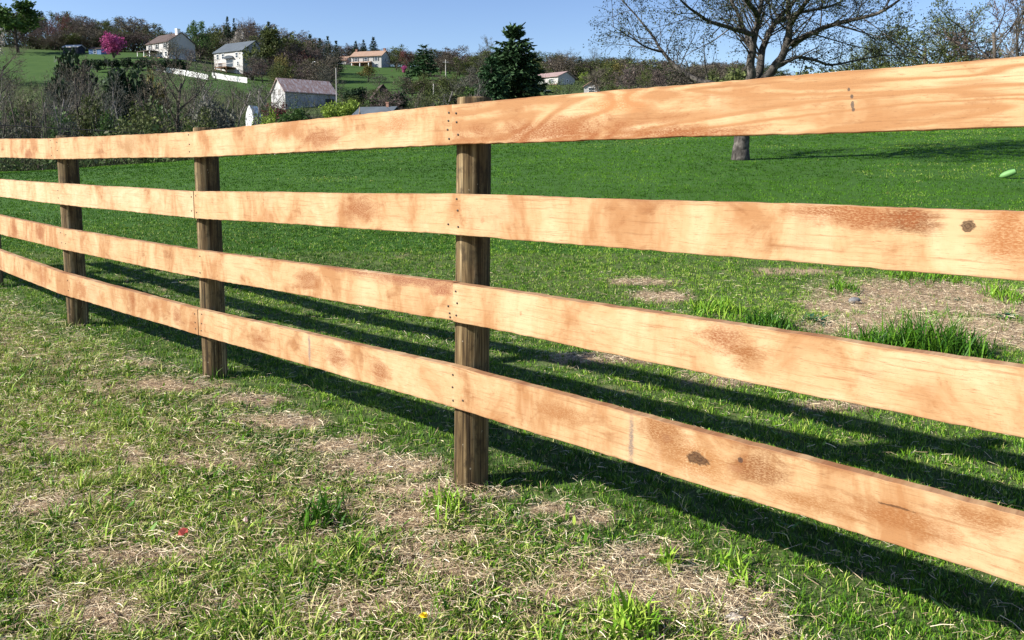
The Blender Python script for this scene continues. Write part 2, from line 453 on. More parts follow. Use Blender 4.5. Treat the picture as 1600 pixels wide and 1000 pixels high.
# ------------------------------------------------------------------ fence
BH = .155
def wood_mat(name, seed, knots=(), figure=1.0, orange=.5, light=(.41, .268, .138), mid=(.30, .150, .062), wane=0.0):
    t = NT(name)
    uv = t.coord('UV')
    off = (seed * 3.17, seed * 1.31, seed)
    sepv = t.n('ShaderNodeSeparateXYZ'); t.l(uv, sepv.inputs[0])
    warp = t.noise(t.mapping(uv, (.95, 7.5, 1) if figure > 1.2 else (1.3, 7, 1), off), 1.0, 2, .45, .6)
    bands = t.math('MULTIPLY_ADD', t.math('SINE', t.math('MULTIPLY', warp, 84.0 * min(figure, 1.0))), .5, .5)
    late = t.ramp(bands, [(.2, 0), (.6, .55), (.92, 1)] if figure > 1.2 else [(.45, 0), (.82, .55), (.95, 1)])
    grain = t.noise(t.mapping(uv, (3.5, 105, 1), off), 1.0, 5, .65, .3)
    fine = t.noise(t.mapping(uv, (22, 260, 1), off), 1.0, 4, .75)
    speck = t.noise(t.mapping(uv, (120, 330, 1), off), 1.0, 3, .7)
    blot = t.noise(t.mapping(uv, (4.4, 2.4, 1) if figure < 1.2 else (2.6, 6, 1), (off[0] + 7, off[1], 0)), 1.0, 5, .65, .5)
    blot2 = t.noise(t.mapping(uv, (7.5, 15.0, 1), (off[0] + 1, off[1] + 4, 0)), 1.0, 5, .7, .6)
    vert = t.noise(t.mapping(uv, (3.4, 1.6, 1), (off[0] + 3, 0, 2)), 1.0, 4, .6, .3)
    saw = t.noise(t.mapping(uv, (150, 11, 1), off), 1.0, 4, .7, .4)
    lo = .60 - .20 * orange
    pale = tuple(min(.8, v * f) for v, f in zip(light, (1.15, 1.24, 1.38)))
    c = t.mix(t.ramp(blot, [(lo - .18, 0), (lo - .06, 1)]), pale, light)
    c = t.mix(t.ramp(blot, [(lo - .04, 0), (lo + .10, 1)]), c, mid)
    c = t.mix(t.math('MULTIPLY', t.ramp(blot2, [(.54, 0), (.68, .8)]), t.ramp(blot, [(lo - .12, 0), (lo + .06, 1)])), c, (.20, .078, .026))
    c = t.mix(t.ramp(vert, [(.55, 0), (.62, .55), (.70, .55)]), c, pale)
    c = t.mix(t.math('MULTIPLY', late, .95 if figure > 1.2 else .16), c, mid)
    c = t.mix(t.ramp(grain, [(.30, .65), (.45, 0)]), c, (.22, .10, .038))
    c = t.mix(t.ramp(fine, [(.31, .75), (.43, 0)]), c, (.18, .085, .036))
    c = t.mix(t.math('MULTIPLY', t.ramp(speck, [(.60, 0), (.70, .6)]), t.ramp(blot2, [(.42, .1), (.6, 1)])), c, (.16, .065, .028))
    c = t.mix(t.math('MULTIPLY', t.ramp(saw, [(.30, .3), (.44, 0)]), t.ramp(blot2, [(.45, 0), (.62, 1)])), c, (.30, .15, .062))
    edge = t.math('ABSOLUTE', t.math('SUBTRACT', sepv.outputs[1], BH * .5))
    c = t.mix(t.math('MULTIPLY', t.ramp(t.math('DIVIDE', edge, BH * .5), [(.90, 0), (1.0, .8)]), t.ramp(blot2, [(.40, .1), (.6, 1)])), c, (.20, .085, .035))
    for (ks_, kt_, rs_, rt_, col, soft) in sorted(knots, key=lambda q: -q[5]):
        nn = t.noise(t.mapping(uv, (40, 60, 1), off), 1.0, 4, .65)
        sep = t.n('ShaderNodeSeparateXYZ'); t.l(uv, sep.inputs[0])
        dx = t.math('DIVIDE', t.math('SUBTRACT', sep.outputs[0], ks_), rs_); dy = t.math('DIVIDE', t.math('SUBTRACT', sep.outputs[1], kt_), rt_)
        r = t.math('SQRT', t.math('ADD', t.math('MULTIPLY', dx, dx), t.math('MULTIPLY', dy, dy)))
        knot = soft <= .2
        n5 = t.noise(t.mapping(uv, (6.5, 15, 1), (off[0] + ks_, off[1], 0)), 1.0, 6, .72, .8)
        r = t.math('ADD', r, t.math('MULTIPLY', t.math('SUBTRACT', nn if knot else n5, .5), 2.3 if knot else 3.2))
        fac = t.ramp(t.math('MULTIPLY', r, .5), [(.36 if knot else .16, .9), (.54 if knot else .62, 0)])
        if knot:
            ring = t.ramp(t.math('MULTIPLY_ADD', t.math('SINE', t.math('MULTIPLY', r, 10)), .5, .5), [(.2, .82), (.9, 1)])
            fac = t.math('MULTIPLY', fac, ring)
        if not knot and max(col) < .4:
            fac = t.math('MULTIPLY', fac, t.ramp(speck, [(.40, .35), (.54, 1)]))
        c = t.mix(fac, c, col)
    hb = t.math('ADD', t.math('MULTIPLY', grain, .5), t.math('ADD', t.math('MULTIPLY', saw, .35), t.math('MULTIPLY', fine, .4)))
    return t.finish(c, .75, .2, bump=hb, bstr=.5, bdist=.0016)

def kn(px, fy, wpx, hfrac, col, soft=.12):
    s = s_of_px(px); sc = 62.0 / 414
    ds = abs(s_of_px(px + wpx * .5) - s)
    return (s, (1 - fy) * BH, max(ds, .004), hfrac * BH, col, soft)
DK_ = (.028, .011, .005); RD = (.19, .055, .014); GR = (.13, .105, .095)

fence = empty('board_fence', (0, 0, 0), category='fence', label='new four-board fence of unpainted orange boards on round weathered posts')
NAILM = flat_mat('nail_steel', (.03, .022, .018), .5, .2)
nail = MB()
nail.tube([(0, 0, -.003), (0, 0, .0016), (0, 0, .0024)], [.0040, .0040, .0024], 10, True)
NAIL_ME = nail.mesh('nail', NAILM)
PLANE_ROT = Matrix(((FD.x, 0, -FN.x, 0), (FD.y, 0, -FN.y, 0), (0, 1, 0, 0), (0, 0, 0, 1)))

def board(b, s0, s1, mat, proud, lab, nails=()):
    step = .03
    ss = np.linspace(s0, s1, max(2, int((s1 - s0) / step)))
    V = []; UV = []; Fq = []
    sd = int(abs(s0 * 131 + b * 17)) % 97
    for s in ss:
        xy, zt, zb = fpt(b, s)
        jt = (vnoise(s * 3, b, sd) - .5) * .003 + (vnoise(s * 40, b, sd + 3) - .5) * .0026
        jb = (vnoise(s * 3, b + 5, sd) - .5) * .004 + (vnoise(s * 45, b, sd + 4) - .5) * .0036
        zt = zt + float(jt); zb = zb + float(jb)
        f = xy - FN * proud; k = xy + FN * .034
        bv = .0018
        prof = [(f, zb + bv), (f, zt - bv), (f + FN * bv, zt), (k, zt), (k, zb), (f + FN * bv, zb)]
        for (p, z) in prof:
            V.append((p.x, p.y, float(z)))
            UV.append((s, (float(z) - zb) / (zt - zb) * BH if p is f else ((float(z) - zb) / (zt - zb) * BH + .02)))
    m = 6
    for i in range(len(ss) - 1):
        for j in range(m):
            j2 = (j + 1) % m
            Fq.append((i * m + j, (i + 1) * m + j, (i + 1) * m + j2, i * m + j2))
    e = (len(ss) - 1) * m
    caps = np.array([tuple(range(m)), tuple(e + m - 1 - j for j in range(m))])
    me = mesh_np('board', V, [np.array(Fq), caps], mat, uv=UV)
    o = obj('board', me, fence)
    if lab: o['label'] = lab
    for (px, fy) in nails:
        s = s_of_px(px); xy, zt, zb = fpt(b, s)
        z = zt + (zb - zt) * fy
        nl = obj('nail', NAIL_ME, o)
        p = xy - FN * (proud + .0005)
        nl.matrix_local = Matrix.Translation((p.x, p.y, z)) @ PLANE_ROT
    return o

S3a, S2, S1 = s_of_px(88), s_of_px(303), 0.0
S3b = s_of_px(97)
SL, SR = -7.6, 4.1
g = .0016
def nl(x, rows_=(.14, .42, .72, .92), j=2.0):
    return [(x + random.uniform(-j, j), r + random.uniform(-.05, .05)) for r in rows_]
W = wood_mat
board(0, SL, S3a - g, W('wood_a', 1, [kn(48, .8, 14, .3, RD, .3)], .7, .6), 0, None, nl(84, (.15, .5, .85), 1))
board(0, S3a + g, S1 - g, W('wood_b', 2, [kn(500, .6, 70, .35, RD, .45), kn(450, .3, 60, .3, (.27, .12, .045), .45), kn(620, .35, 60, .3, (.27, .12, .045), .45), kn(205, .5, 40, .5, (.27, .15, .065), .45)], .8, .35), .002, None, nl(95, (.2, .6), 1) + nl(300, (.15, .45, .8), 1) + [(703, .20), (702, .40), (701, .62), (703, .85)])
board(0, S1 + g, SR, W('wood_c', 3, [kn(860, .78, 420, .30, RD, .42), kn(1040, .92, 300, .16, RD, .4), kn(960, .3, 90, .2, (.34, .15, .055), .4), kn(1325, .42, 3.5, .035, (.05, .04, .035), .2), kn(1327, .55, 4, .05, (.06, .05, .045), .2), kn(1321, .3, 3, .03, (.05, .04, .035), .2), kn(1329, .63, 2.5, .03, (.05, .04, .035), .2)], 1.5, .28),
      .005, 'pale wide-grained top board with a reddish stain along its lower edge', [(715, .23), (716, .45), (718, .76)])
board(1, SL, S2 - g, W('wood_d', 4, [], .8, .1, (.42, .285, .155)), .003, None, nl(92, (.3, .7), 1) + nl(299, (.25, .75), 1))
board(1, S2 + g, SR, W('wood_e', 5, [kn(1425, .18, 120, .22, (.085, .028, .008), .42), kn(1513, .25, 24, .10, DK_, .14), kn(1492, .3, 34, .5, (.43, .30, .165), .3), kn(1575, .35, 90, .4, (.25, .09, .026), .4), kn(1350, .15, 260, .22, RD, .42), kn(754, .6, 5, .06, (.3, .16, .08), .3), kn(560, .4, 60, .4, RD, .45)], .9, .45),
      .000, 'orange board with a small dark knot near its right end', nl(307, (.2, .75), 1) + [(714, .12), (715, .4), (716, .8), (700, .75)])
board(2, SL, S3b - g, W('wood_f', 6, [kn(60, .4, 12, .5, RD, .45), kn(20, .5, 10, .4, RD, .45)], .8, .7), .000, None, nl(93, (.2, .7), 1))
board(2, S3b + g, S1 - g, W('wood_g', 7, [kn(640, .10, 190, .17, (.18, .055, .028), .3), kn(560, .03, 100, .1, (.18, .06, .03), .3), kn(690, .28, 40, .13, (.2, .06, .028), .3), kn(480, .5, 40, .4, RD, .45)], .7, .5),
      .003, 'board with a dark red bark streak along its top edge', nl(101, (.3, .7), 1) + nl(310, (.2, .8), 1) + [(700, .62), (702, .8), (703, .9)])
board(2, S1 + g, SR, W('wood_h', 8, [kn(1150, .28, 110, .3, RD, .42), kn(1172, .5, 50, .25, (.20, .075, .022), .42), kn(815, .5, 6, .06, (.2, .11, .05), .3)], 1.0, .12),
      .006, None, [(713, .2), (715, .5), (714, .82)])
board(3, SL, S2 - g, W('wood_i', 9, [kn(200, .4, 14, .4, RD, .45), kn(270, .5, 12, .3, RD, .45), kn(120, .5, 16, .5, (.24, .085, .026), .45), kn(60, .5, 14, .5, (.24, .085, .026), .45), kn(235, .35, 30, .3, (.24, .085, .026), .45)], .8, .65), .003, None, nl(100, (.3, .7), 1) + nl(299, (.2, .5, .8), 1))
board(3, S2 + g, SR, W('wood_j', 10, [kn(1100, .52, 38, .13, DK_, .14), kn(1048, .28, 18, .09, (.2, .09, .04), .3), kn(1168, .32, 8, .05, (.04, .025, .02), .2), kn(1158, .5, 22, .06, (.24, .11, .05), .3),
      kn(1195, .35, 90, .42, (.15, .052, .015), .42), kn(1045, .2, 80, .4, (.19, .07, .02), .42), kn(991, .55, 9.0, .55, GR, .40), kn(478, .5, 4.0, .6, (.16, .12, .11), .4), kn(1430, .6, 260, .22, (.22, .085, .026), .42), kn(880, .4, 90, .25, (.24, .10, .034), .42), kn(1270, .75, 160, .16, (.23, .095, .03), .42), kn(1560, .2, 160, .2, (.22, .09, .03), .42), kn(1420, .38, 70, .022, (.07, .03, .012), .14), kn(1100, .5, 130, .5, (.26, .115, .038), .45), kn(520, .5, 40, .3, RD, .45), kn(400, .5, 30, .35, RD, .45), kn(590, .55, 30, .35, RD, .45)], .9, .3),
      .000, 'lowest board with a dark oval knot and a grey vertical stain', nl(308, (.2, .5, .8), 1) + [(706, .2), (705, .5), (706, .82), (722, .75)])

def post_mat():
    t = NT('weathered_post')
    co = t.coord('Object')
    st = t.noise(t.mapping(co, (38, 38, 1.2)), 1.0, 5, .65, .4); st2 = t.noise(t.mapping(co, (110, 110, 3)), 1.0, 3, .6)
    bl = t.noise(co, 5.0, 4, .6)
    c = t.ramp(st, [(.32, (.012, .007, .004)), (.44, (.055, .034, .014)), (.55, (.145, .098, .045)), (.68, (.33, .25, .14))])
    c = t.mix(t.ramp(bl, [(.5, 0), (.7, .5)]), c, (.095, .085, .045))
    c = t.mix(t.ramp(st2, [(.3, .8), (.42, 0)]), c, (.012, .008, .005))
    crk = t.noise(t.mapping(co, (52, 52, .55)), 1.0, 2, .5, .2)
    c = t.mix(t.ramp(crk, [(.485, 0), (.5, .95), (.515, 0)]), c, (.006, .004, .003))
    br = t.noise(t.mapping(co, (14, 14, 9)), 1.0, 5, .7)
    c = t.mix(t.ramp(br, [(.36, .75), (.48, 0)]), c, (.03, .02, .011))
    spots = t.noise(t.mapping(co, (60, 60, 40)), 1.0, 2)
    c = t.mix(t.ramp(spots, [(.72, 0), (.76, .6)]), c, (.3, .26, .19))
    return t.finish(c, .85, .2, bump=t.math('ADD', st, st2), bstr=.6, bdist=.004)
POSTM = post_mat()
def post(px_c, s, py_top, py_bot, r, lab, lean=(0, 0)):
    xy, zt, zb = fpt(0, s)
    c = xy + FN * (.034 + r + .002)
    if px_c is not None:       # slide along the fence until the post stands on its photo column
        for _ in range(20):
            c = c + FD * ((px_c - (CX + F * c.x / c.y)) / F * c.y * .6)
    ztop = at(px_c, py_top, c.y).z if px_c is not None else zt + .012
    zg = gzs(c.x, c.y)
    n = 40; zs = np.concatenate([[zg - .25], np.linspace(zg - .05, ztop - .006, 22), [ztop]])
    V = []
    sd = int(abs(s) * 100) + 5
    for z in zs:
        f = (z - zg) / (ztop - zg)
        rr = r * (1 + .05 * (1 - f)) * (.975 if z == ztop else 1)
        for k in range(n):
            a = 2 * math.pi * k / n
            rk = rr * (1 + .035 * (float(vnoise(k * .35, z * 2.0, sd)) - .5) + .02 * (float(vnoise(k * 1.3, z * .8, sd + 2)) - .5))
            V.append((math.cos(a) * rk + lean[0] * (f - .5), math.sin(a) * rk + lean[1] * (f - .5), z - zg))
    Fq = []
    for i in range(len(zs) - 1):
        for k in range(n):
            k2 = (k + 1) % n; Fq.append((i * n + k, i * n + k2, (i + 1) * n + k2, (i + 1) * n + k))
    capt = np.array([tuple((len(zs) - 1) * n + k for k in range(n))])
    me = mesh_np('post', V, [np.array(Fq), capt], POSTM, smooth=False)
    me.polygons.foreach_set('use_smooth', [True] * (len(me.polygons) - 1) + [False])
    o = obj('post', me, fence); o.location = (c.x, c.y, zg)
    if lab: o['label'] = lab
    return o
post(738, 0, 153, 755, .066, None, (.02, 0))
post(326, S2, 200, 582, .0655, None, (-.01, 0))
post(111, S3a, 212.5, 498, .068, 'greenish grey weathered post', (-.02, 0))
post(-16, s_of_px(-8), 212, 440, .066, None)
post(None, -6.9, 0, 0, .066, None)
post(None, 2.15, 0, 0, .066, None)
post(None, 4.05, 0, 0, .066, None)

PF = []
for c_ in [o for o in fence.children if o.name.startswith('post')]:
    for k in range(90):
        a_ = random.uniform(0, 6.28); r_ = .066 + abs(random.gauss(0, .035)) + .004
        PF.append((c_.location.x + math.cos(a_) * r_, c_.location.y + math.sin(a_) * r_))
PF = np.array(PF); n = len(PF)
blades('grass', np.stack([PF[:, 0], PF[:, 1], gz(PF[:, 0], PF[:, 1]) - .004], 1), rng.uniform(.03, .095, n), rng.uniform(.0025, .005, n), rng.uniform(0, 6.28, n), np.abs(rng.normal(.6, .35, n)), rng.uniform(0, 6.28, n),
       np.where(rng.random(n) < .25, rng.uniform(.8, 1, n), rng.uniform(.1, .7, n)), GREEN, 'longer uncut grass around the feet of the fence posts', 'grass')
# ------------------------------------------------------------------ small things on the ground
def lumpy(name, rx, ry, rz, seed, mat, amp=.25, n=14):
    V = []; Fq = []
    for i in range(n + 1):
        th = math.pi * i / n
        for k in range(2 * n):
            ph = math.pi * k / n
            d = Vector((math.sin(th) * math.cos(ph), math.sin(th) * math.sin(ph), math.cos(th)))
            a = 1 + amp * (float(vnoise(d.x * 2 + 5, d.y * 2 + d.z * 1.7 + 5, seed)) - .5) + amp * .5 * (float(vnoise(d.x * 5 + 9, d.y * 5 + d.z * 4 + 9, seed + 1)) - .5)
            V.append((d.x * rx * a, d.y * ry * a, d.z * rz * a))
    for i in range(n):
        for k in range(2 * n):
            k2 = (k + 1) % (2 * n); Fq.append((i * 2 * n + k, (i + 1) * 2 * n + k, (i + 1) * 2 * n + k2, i * 2 * n + k2))
    return mesh_np(name, V, [np.array(Fq)], mat, smooth=True)
gx, gy = g_at(1342, 474)
o = obj('rock', lumpy('rock', .055, .045, .036, 3, flat_mat('grey_stone', (.13, .13, .13), .85, .35, 40)), None, category='rock', label='small rounded grey rock on the straw patch beyond the fence')
o.location = (gx, gy, gzs(gx, gy) + .022)
gx, gy = g_at(1165, 970)
o = obj('rock', lumpy('rock', .028, .02, .012, 8, flat_mat('pale_stone', (.38, .34, .30), .9, .3, 60)), None, category='rock', label='small flat pale stone half buried in the straw at the bottom')
o.location = (gx, gy, gzs(gx, gy) + .008)
# red plastic scrap
gx, gy = g_at(266, 845)
mb = MB()
prof = [(-.016, -.004), (-.010, .010), (.004, .014), (.017, .006), (.015, -.006), (.005, -.003), (-.004, -.012)]
nP = len(prof)
vs = [(x, y, .004 * math.sin(i)) for i, (x, y) in enumerate(prof)] + [(x, y, .007 + .004 * math.sin(i)) for i, (x, y) in enumerate(prof)]
mb.add(vs, [tuple(range(nP - 1, -1, -1)), tuple(range(nP, 2 * nP))] + [(i, (i + 1) % nP, nP + (i + 1) % nP, nP + i) for i in range(nP)])
o = obj('plastic_scrap', mb.mesh('plastic_scrap', flat_mat('red_plastic', (.55, .10, .07), .4, .15, 80)), None, category='scrap', label='small torn piece of red plastic lying in the rough grass')
o.location = (gx, gy, gzs(gx, gy) + .028); o.rotation_euler = (.75, -.25, .4)
# dandelion
gx, gy = g_at(653, 985)
dn = empty('dandelion', (gx, gy, gzs(gx, gy)), 0, category='flower', label='single yellow dandelion flower in the grass at the bottom edge')
mb = MB(); mb.tube([(0, 0, 0), (.003, .002, .02), (.004, .0, .042)], [.0016, .0015, .0014], 6); obj('stem', mb.mesh('stem', flat_mat('dandelion_stem', (.12, .2, .05), .5)), dn)
mb = MB()
for r_ in range(4):
    for k in range(16 - 2 * r_):
        a = k * 2 * math.pi / (16 - 2 * r_) + r_ * .3; el = .15 + r_ * .35; L = .0125 - r_ * .0018
        dx, dy = math.cos(a), math.sin(a); s_ = Vector((-dy, dx, 0)) * .0018
        c0 = Vector((.004, 0, .042)); e = c0 + Vector((dx * math.cos(el), dy * math.cos(el), math.sin(el))) * L
        mb.add([c0 - s_ * .4, c0 + s_ * .4, e + s_, e - s_], [(0, 1, 2, 3)], .5)
obj('petals', mb.mesh('petals', flat_mat('dandelion_yellow', (.85, .62, .02), .6, .1)), dn)
# fallen oak leaf by the post
# fallen pinkish petal scraps
def leafscrap(px, py, L, col, label, rz):
    gx, gy = g_at(px, py)
    mb = MB(); prof = [(0, -.5), (.16, -.3), (.3, -.05), (.22, .2), (.08, .42), (0, .5), (-.1, .35), (-.26, .15), (-.24, -.15), (-.12, -.35)]
    n = len(prof)
    top = [(x * L, y * L, .12 * L * math.cos(x * 6) + .001 * (i % 2)) for i, (x, y) in enumerate(prof)]
    mb.add(top + [(x, y, z - .0012) for x, y, z in top], [tuple(range(n)), tuple(range(2 * n - 1, n - 1, -1))] + [(i, n + i, n + (i + 1) % n, (i + 1) % n) for i in range(n)])
    o = obj('fallen_leaf', mb.mesh('fallen_leaf', flat_mat('dry_leaf', col, .7, .3, 90)), None, category='leaf', label=label)
    o.location = (gx, gy, gzs(gx, gy) + .022); o.rotation_euler = (.35, .2, rz)
leafscrap(745, 768, .07, (.34, .22, .13), 'curled brown leaf at the foot of the nearest post', 2.1)
leafscrap(368, 822, .03, (.62, .42, .34), 'pale pinkish scrap of leaf on the grass near the red plastic', .5)
leafscrap(490, 888, .06, (.56, .45, .27), 'flat tan dry leaf lying in the straw below the grass tuft', 1.3)
# pale green rounded cover on the lawn
def lawn_y(px, py):
    best = None
    for k in range(600):
        y = 8 + k * .05; x = (px - CX) / F * y; z = gzs(x, y)
        e = abs(proj(x, y, z)[1] - py)
        if best is None or e < best[0]: best = (e, x, y, z)
    return best[1:]
gx, gy, gzz = lawn_y(1572, 279)
cv = empty('rounded_cover', (gx, gy, gzz), 0, category='cover', label='pale green rounded plastic cover lying tilted on the lawn at right')
sc_ = gy / F
V = []; Fq = []
n = 20; mrow = 10
for i in range(mrow + 1):
    f = i / mrow
    xx = (-11.5 + 23 * f) * sc_
    r = (math.sqrt(max(0, 1 - (1 - f / .55) ** 2)) if f < .55 else 1 - .25 * ((f - .55) / .45) ** 2) * 6.6 * sc_
    r = max(r, .004)
    for k in range(n):
        a = 2 * math.pi * k / n
        V.append((xx, math.cos(a) * r * .9, math.sin(a) * r * .78))
for i in range(mrow):
    for k in range(n):
        k2 = (k + 1) % n; Fq.append((i * n + k, (i + 1) * n + k, (i + 1) * n + k2, i * n + k2))
o = obj('shell', mesh_np('shell', V, [np.array(Fq)], flat_mat('pale_green_plastic', (.125, .27, .085), .6, .12, 8), smooth=True), cv)
o.rotation_euler = (0, -.40, -.65); o.location = (0, 0, 7.0 * sc_)
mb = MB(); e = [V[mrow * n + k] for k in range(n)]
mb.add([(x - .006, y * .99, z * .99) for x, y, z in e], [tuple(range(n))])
o2 = obj('shade_disc', mb.mesh('shade_disc', flat_mat('painted_inner_shade', (.02, .025, .02), .8)), cv); o2.rotation_euler = o.rotation_euler; o2.location = o.location  # near-black disc paints the shade inside the shell's open end

# weeds beyond the fence
def grass_clump(px0, px1, py, nbl, hmin, hmax, name, label, depth_r=.12, tl=(.15, .5)):
    x0, y0 = g_at(px0, py); x1, y1 = g_at(px1, py)
    t = rng.random(nbl)
    x = x0 + (x1 - x0) * t; y = y0 + (y1 - y0) * t + rng.normal(0, depth_r, nbl)
    h = rng.uniform(hmin, hmax, nbl) * (.65 + .5 * np.sin(np.pi * np.clip(t, .05, .95)))
    bl = blades(name, np.stack([x, y, gz(x, y) - .005], 1), h, rng.uniform(.006, .013, nbl), rng.uniform(0, 6.28, nbl), np.abs(rng.normal(.75, .4, nbl)), rng.uniform(0, 6.28, nbl),
                rng.uniform(tl[0], tl[1], nbl), GREEN, label, 'grass tuft')
    del bl['kind']
    bl['kind'] = 'thing'
    return bl
grass_clump(1355, 1540, 552, 820, .13, .33, 'grass_tuft', 'tall dark green grass tuft in front of the straw patch')
grass_clump(1170, 1235, 510, 260, .08, .19, 'grass_tuft', 'upright green grass tuft left of the broad-leaved weed')
grass_clump(1085, 1165, 487, 240, .08, .17, 'grass_tuft', 'yellowish green grass tuft above the third board', .12, (.4, .75))
grass_clump(1555, 1600, 468, 200, .10, .2, 'grass_tuft', 'yellow-green grass tuft at the right edge behind the straw', .15, (.4, .7))
grass_clump(1300, 1345, 455, 130, .08, .16, 'grass_tuft', 'small green grass tuft just behind the grey rock', .08, (.3, .6))
grass_clump(1395, 1500, 437, 300, .08, .17, 'grass_tuft', 'wide green grass tuft along the far edge of the straw patch', .12, (.3, .65))
for (px0, px1, py, nb, h0, h1, lab) in [(455, 530, 815, 150, .05, .11, 'dark green coarse grass tuft on the near ground left of the post'), (655, 725, 800, 90, .05, .11, 'pale yellowish grass tuft spreading at the foot of the nearest post'),
                                        (960, 1035, 985, 150, .05, .12, 'bright green grass tuft at the bottom edge under the long shadow'), (1045, 1070, 885, 60, .04, .10, 'light yellow-green grass tuft beside the lowest board\'s shadow'), (1150, 1185, 905, 70, .04, .10, 'bright light green grass tuft at the edge of the black shadow')]:
    grass_clump(px0, px1, py, nb, h0, h1, 'grass_tuft', lab, .05, (.15, .45) if 'dark' in lab else (.45, .8))
BROAD = leaf_mat('broad_leaves', [(0, (.02, .06, .03)), (.5, (.04, .11, .05)), (1, (.10, .20, .09))], .2, .5, .3)
def broad_weed(px, py, rad, nlv, label):
    gx, gy = g_at(px, py); V = []; Fq = []; T_ = []
    for i in range(nlv):
        a = rng.uniform(0, 6.28); el = rng.uniform(.15, 1.0); L = rad * rng.uniform(.5, 1.1); w = L * rng.uniform(.24, .36)
        d = Vector((math.cos(a) * math.cos(el), math.sin(a) * math.cos(el), math.sin(el))); s_ = Vector((-math.sin(a), math.cos(a), 0))
        b0 = Vector((rng.normal(0, rad * .35), rng.normal(0, rad * .3), .005)); n0 = len(V)
        tl = float(rng.uniform(.1, .9))
        for j in range(6):
            f = j / 5; wd = w * math.sin(math.pi * min(.97, f * .85 + .1)) * (1 + .25 * ((j % 2) - .5))
            p = b0 + d * (L * f) + Vector((0, 0, -.5 * L * f * f * .6))
            V += [p - s_ * wd * .5 + Vector((0, 0, wd * .15)), p, p + s_ * wd * .5 + Vector((0, 0, wd * .15))]; T_ += [tl] * 3
        for j in range(5):
            q = n0 + j * 3
            Fq += [(q, q + 1, q + 4, q + 3), (q + 1, q + 2, q + 5, q + 4)]
    o = obj('broadleaf_weed', mesh_np('broadleaf_weed', [tuple(v) for v in V], [np.array(Fq)], BROAD, tint=T_), None, category='weed', label=label)
    o.location = (gx, gy, gzs(gx, gy))
broad_weed(1278, 503, .12, 34, 'low dark bluish broad-leaved weed at the left end of the straw')
broad_weed(1578, 497, .11, 26, 'broad-leaved weed at the right edge beside the tall tuft')
broad_weed(1505, 470, .07, 16, 'small dark weed in the middle of the straw patch')

# ------------------------------------------------------------------ trees
def strips_mesh(name, A, B, w, tint, mat, extra=None):
    """thin tapering twigs A->B plus optional leaf quads"""
    A = np.asarray(A, float); B = np.asarray(B, float); n = len(A)
    d = B - A
    r = rng.normal(size=(n, 3)); sv = np.cross(d, r); sv /= np.linalg.norm(sv, axis=1)[:, None] + 1e-9
    sv *= (np.asarray(w) * .5)[:, None]
    V = np.stack([A - sv, A + sv, B + sv * .35, B - sv * .35], 1).reshape(-1, 3)
    i = np.arange(n) * 4; q = np.stack([i, i + 1, i + 2, i + 3], 1); T_ = np.repeat(tint, 4)
    if extra is not None:
        V2, q2, t2 = extra; q = np.concatenate([q, q2 + len(V)]); V = np.concatenate([V, V2]); T_ = np.concatenate([T_, t2])
    return mesh_np(name, V, [q], mat, tint=T_)
def leaf_quads(C, size, tint, flat=0.0, aspect=.6, up=None):
    C = np.asarray(C, float); n = len(C)
    a = rng.normal(size=(n, 3)); a /= np.linalg.norm(a, axis=1)[:, None]
    if flat: a[:, 2] *= (1 - flat); a /= np.linalg.norm(a, axis=1)[:, None]
    b = np.cross(a, rng.normal(size=(n, 3))); b /= np.linalg.norm(b, axis=1)[:, None]
    sz = size if hasattr(size, '__len__') else np.full(n, size)
    a = a * sz[:, None] * .5; b = b * (sz * aspect)[:, None] * .5
    V = np.stack([C - a, C - a * .1 + b, C + a, C - a * .1 - b], 1).reshape(-1, 3)
    i = np.arange(n) * 4
    return V, np.stack([i, i + 1, i + 2, i + 3], 1), np.repeat(tint, 4)

class Grow:
    def __init__(s, seed): s.r = random.Random(seed); s.limbs = []; s.A = []; s.B = []; s.W = []; s.tips = []
    def rv(s): return Vector((s.r.gauss(0, 1), s.r.gauss(0, 1), s.r.gauss(0, 1))).normalized()
    def grow(s, p, d, L, r, lev, P):
        """P: dict(levels, kids, ratio, up, spread, tube)"""
        nseg = 4 if lev < 2 else 3 if lev < P['tube'] else 2
        pts = [Vector(p)]; rs = [r]; q = Vector(p); d = d.normalized()
        for i in range(nseg):
            d = (d + s.rv() * P.get('wob', .16) + Vector((0, 0, P['up'][lev]))).normalized()
            q = q + d * (L / nseg); pts.append(q.copy()); rs.append(max(r * (1 - (.55 if lev == 0 else .72) * (i + 1) / nseg), r * .2))
        if lev < P['tube']: s.limbs.append((pts, rs, lev))
        else:
            for i in range(nseg): s.A.append(pts[i]); s.B.append(pts[i + 1]); s.W.append(2 * rs[i])
        if lev + 1 < P['levels']:
            k = P['kids'][lev]
            for i in range(k):
                f = P['from'][lev] + (1 - P['from'][lev]) * ((i + s.r.random()) / k)
                j = min(int(f * nseg), nseg - 1); t = f * nseg - j
                base = pts[j].lerp(pts[j + 1], t); dd = (pts[j + 1] - pts[j]).normalized()
                perp = s.rv(); perp = (perp - dd * perp.dot(dd)).normalized()
                sp = P['spread'][lev] * s.r.uniform(.7, 1.3)
                nd = dd * math.cos(sp) + perp * math.sin(sp)
                s.grow(base, nd, L * P['ratio'][lev] * s.r.uniform(.7, 1.2) * (1.15 - .5 * f), max(rs[j] * .55, P['rmin']), lev + 1, P)
        else: s.tips.append(pts[-1])
    def limb_mesh(s, name, mat, sides=(8, 6, 4, 3)):
        mb = MB()
        for pts, rs, lev in s.limbs: mb.tube(pts, rs, sides[min(lev, len(sides) - 1)], lev == 0)
        return mb.mesh(name, mat, True)
